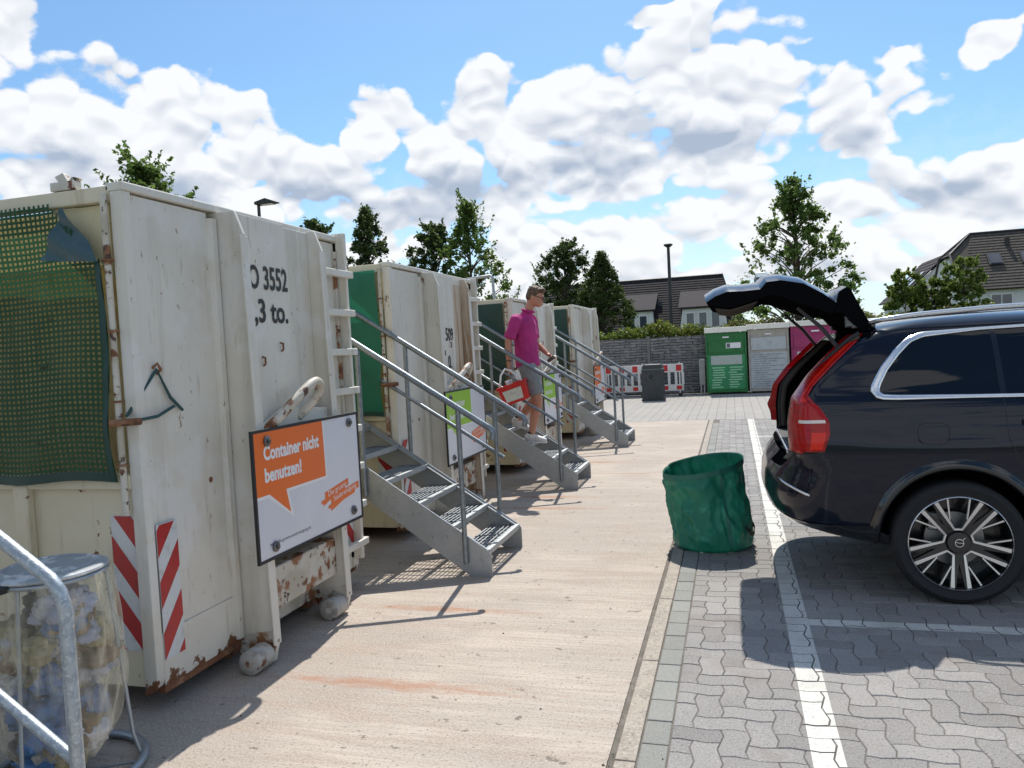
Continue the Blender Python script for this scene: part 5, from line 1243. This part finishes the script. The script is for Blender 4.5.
for s_, e_, w_, h_ in ((RS, RE, RW, RH), (LS, LE, LW, LH)):
    ell(bd, [s_, Vector(s_).lerp(Vector(e_), .5), e_, Vector(e_).lerp(Vector(w_), .35), w_], [(.05, .052), (.046, .048), (.040, .041), (.041, .042), (.027, .030)])
    d = (Vector(h_)-Vector(w_)); ell(bd, [w_, Vector(w_)+d*.45, Vector(w_)+d*1.0], [(.026, .028), (.018, .040), (.016, .040)])
    dn = d.normalized(); sd_ = Vector((0, 1, 0)); sd_ = (sd_-dn*sd_.dot(dn)).normalized(); fr_ = dn.cross(sd_)
    for k in range(4):
        b0 = Vector(h_)-dn*.008+sd_*(-.030+.020*k); ln = (.062, .074, .070, .055)[k]; c0 = b0+dn*ln*.5+fr_*.006; c1_ = c0+dn*ln*.30+fr_*.026; ell(bd, [b0, c0, c1_], [(.0095, .0095), (.009, .009), (.0075, .0075)], 8)
    b0 = Vector(w_)+d*.35-sd_*.030; ell(bd, [b0, b0+dn*.035-sd_*.016+fr_*.016, b0+dn*.062-sd_*.010+fr_*.030], [(.013, .013), (.011, .011), (.009, .009)], 8)
for h_, k_, a_ in ((RHP, RK, RA), (LHP, LK, LA)):
    v = Vector(k_); ell(bd, [h_, Vector(h_).lerp(v, .5), v, v.lerp(Vector(a_), .3), v.lerp(Vector(a_), .65), a_, Vector(a_)-Vector((0, 0, .05))], [(.09, .09), (.082, .08), (.062, .060), (.065, .060), (.050, .048), (.038, .038), (.038, .036)])
fuse(bd, 'body', m_skin, .0085, man, 5)
sh_ = MB()
ell(sh_, [(-2.455, 9.1, 1.46), (-2.46, 9.1, 1.56), (-2.465, 9.1, 1.70), CH, (-2.46, 9.085, 1.99), (-2.44, 9.08, 2.075), (-2.425, 9.078, 2.12)], [(.150, .182), (.150, .178), (.144, .172), (.150, .186), (.132, .175), (.090, .108), (.068, .072)])
for s_, e_ in ((RS, RE), (LS, LE)): ell(sh_, [Vector(s_)+Vector((0, .05 if s_ == RS else -.05, .02)), s_, Vector(s_).lerp(Vector(e_), .45), Vector(s_).lerp(Vector(e_), .82)], [(.065, .065), (.068, .068), (.066, .068), (.066, .068)])
ell(sh_, [(-2.425, 9.078, 2.10), (-2.418, 9.076, 2.155)], [(.070, .074), (.066, .070)])
fuse(sh_, 'polo_shirt', m_shirt, .011, man, 4, .022)
cl = MB(); cl.tube([tuple(Vector((-2.418, 9.076, 2.138))-O+Vector((.072*math.cos(a), .078*math.sin(a), -.02*math.cos(a)))) for a in (2*math.pi*i/24 for i in range(24))], .014, 8, closed=True); cl.build('collar', m_shirt, man, smooth=60)
so_ = MB()
ell(so_, [(-2.46, 9.1, 1.56), PEL, (-2.46, 9.1, 1.38)], [(.115, .160), (.128, .175), (.10, .165)])
for h_, k_, yy in ((RHP, RK, -.01), (LHP, LK, .01)):
    a_ = Vector(h_); b_ = Vector(k_); ell(so_, [a_+Vector((0, 0, .04)), a_.lerp(b_, .4)+Vector((0, yy, 0)), a_.lerp(b_, .86)+Vector((0, yy, 0))], [(.108, .096), (.104, .098), (.100, .098)])
fuse(so_, 'shorts', m_shorts, .011, man, 3, .02)
for a_, dx, dz in ((RA, .0, 0), (LA, .0, .0)):
    f_ = MB(); p = Vector(a_); tilt = -.012 if a_ is RA else -.085
    z0 = .546 if a_ is RA else .725
    ell(f_, [(p.x-.085, p.y, z0+.055), (p.x-.04, p.y, z0+.055), (p.x+.05, p.y, z0+.048+tilt*.4), (p.x+.14, p.y-.005, z0+.036+tilt), (p.x+.185, p.y-.005, z0+.030+tilt)], [(.042, .034), (.056, .040), (.048, .044), (.036, .046), (.020, .028)])
    ell(f_, [(p.x-.02, p.y, z0+.05), (p.x-.01, p.y, z0+.105)], [(.05, .042), (.048, .042)])
    sh = fuse(f_, 'shoe', m_shoe, .008, man, 3)
    MB().grid(lambda u, v: tuple(Vector((p.x-.085+.27*u, p.y+(.047*math.sin(math.pi*min(.97, u*.9+.06))**.5)*(2*v-1), z0+.004+tilt*max(0, u-.3)*1.4))-O), 14, 4).build('sole', m_pwhite, sh, solid=.014)
    sk = MB(); ell(sk, [(p.x-.008, p.y, z0+.095), (p.x-.004, p.y, z0+.125)], [(.042, .040), (.041, .039)]); sk.build('sock', m_black, man, smooth=60)
ha = MB(); ball(ha, (-2.355, 9.062, 2.355), (.100, .086, .100)); ball(ha, (-2.385, 9.065, 2.315), (.074, .082, .085)); ball(ha, (-2.285, 9.052, 2.408), (.060, .066, .036))
fuse(ha, 'hair', m_hair, .007, man, 1, .018)
for sy in (-1, 1):
    MB().lathe([(.0001, .006), (.008, .003), (.0001, -.004)], nod((-2.243, 9.052+.032*sy, 2.325))-O, 'x', 10).build('eye', m_black, man)
    MB().tube([tuple(nod((-2.228, 9.05+sy*.036+.027*math.cos(a), 2.322+.019*math.sin(a)))-O) for a in (2*math.pi*i/16 for i in range(16))], .003, 6, closed=True).build('glasses_rim', m_black, man)
    MB().tube([tuple(nod((-2.228, 9.05+.062*sy, 2.326))-O), tuple(nod((-2.29, 9.055+.082*sy, 2.33))-O), tuple(nod((-2.355, 9.06+.088*sy, 2.325))-O)], .0035, 6).build('glasses_temple', m_black, man)
MB().tube([tuple(nod((-2.222, 9.03, 2.258))-O), tuple(nod((-2.216, 9.048, 2.255))-O), tuple(nod((-2.222, 9.066, 2.258))-O)], .004, 6).build('mouth', mat('lip', (.30, .10, .08), .5), man)
MB().tube([tuple(Vector(RW)-O+Vector((.030*math.cos(a), .034*math.sin(a), .02))) for a in (2*math.pi*i/16 for i in range(16))], .006, 6, closed=True).build('wristband', m_black, man)
MB().tube([tuple(Vector((-2.455, 9.1, 1.475))-O+Vector((.136*math.cos(a), .180*math.sin(a), 0))) for a in (2*math.pi*i/28 for i in range(28))], .006, 6, closed=True).build('shirt_hem', m_shirt, man)
# red box in his right hand
m_redp = mat('red_plastic', (.62, .018, .015), .35, var=[(6, (.50, .014, .012), .4, .7)])
bx_ = tag(empty('red_box', (-2.505, 8.78, 1.165)), 'red plastic box with pale label carried in the man\'s right hand', 'box'); bx_.rotation_euler = (R(4), R(-17), R(6)); bx_.scale = (.98, 1.05, 1.05)
mb = MB(); w0, w1, d0, d1, hh = .150, .172, .075, .09, .105
def taper(x0, y0, x1, y1, z0, z1): return [(-x0, -y0, z0), (x0, -y0, z0), (x0, y0, z0), (-x0, y0, z0), (-x1, -y1, z1), (x1, -y1, z1), (x1, y1, z1), (-x1, y1, z1)]
mb.add(taper(w0, d0, w1, d1, -hh, hh), [(3, 2, 1, 0), (0, 1, 5, 4), (1, 2, 6, 5), (2, 3, 7, 6), (3, 0, 4, 7)]); mb.build('box_wall', m_redp, bx_, solid=.006, bevel=.004)
rm = MB()
for a, b in (((-.185, -.102, .088), (.185, -.084, .112)), ((-.185, .084, .088), (.185, .102, .112)), ((-.185, -.084, .088), (-.167, .084, .112)), ((.167, -.084, .088), (.185, .084, .112))): rm.box(a, b)
rm.build('rim', m_redp, bx_)
MB().add([(-.115, -.086, -.075), (.10, -.086, -.075), (.115, -.096, .055), (-.125, -.096, .055)], [(0, 1, 2, 3)]).build('paper_label', mat('paper_label', (.62, .62, .55), .7, var=[(22, (.38, .40, .36), .5, .65)]), bx_)
MB().tube([(-.15, -.04, .10), (-.08, -.035, .24), (-.02, .03, .285), (.05, .0, .25), (.14, -.03, .10)], .012, 8).build('handle_loop', m_pwhite, bx_, smooth=60)
MB().grid(lambda u, v: (-.07+.10*u, -.02+.03*math.sin(u*9+v*3), .06+.10*v), 8, 8).build('plastic_sheet', m_pwhite, bx_, smooth=80)
wal = tag(empty('held_case', (-2.135, 9.16, 1.535)), 'small dark case held in the man\'s left hand', 'case'); wal.rotation_euler = (0, R(-35), R(10))
MB().box((-.045, -.010, -.022), (.055, .010, .022)).build('case_body', mat('dark_leather', (.05, .022, .02), .5), wal, bevel=.008); MB().box((.03, -.0125, -.010), (.060, .0125, .010)).build('flap', m_bolt, wal, bevel=.004)
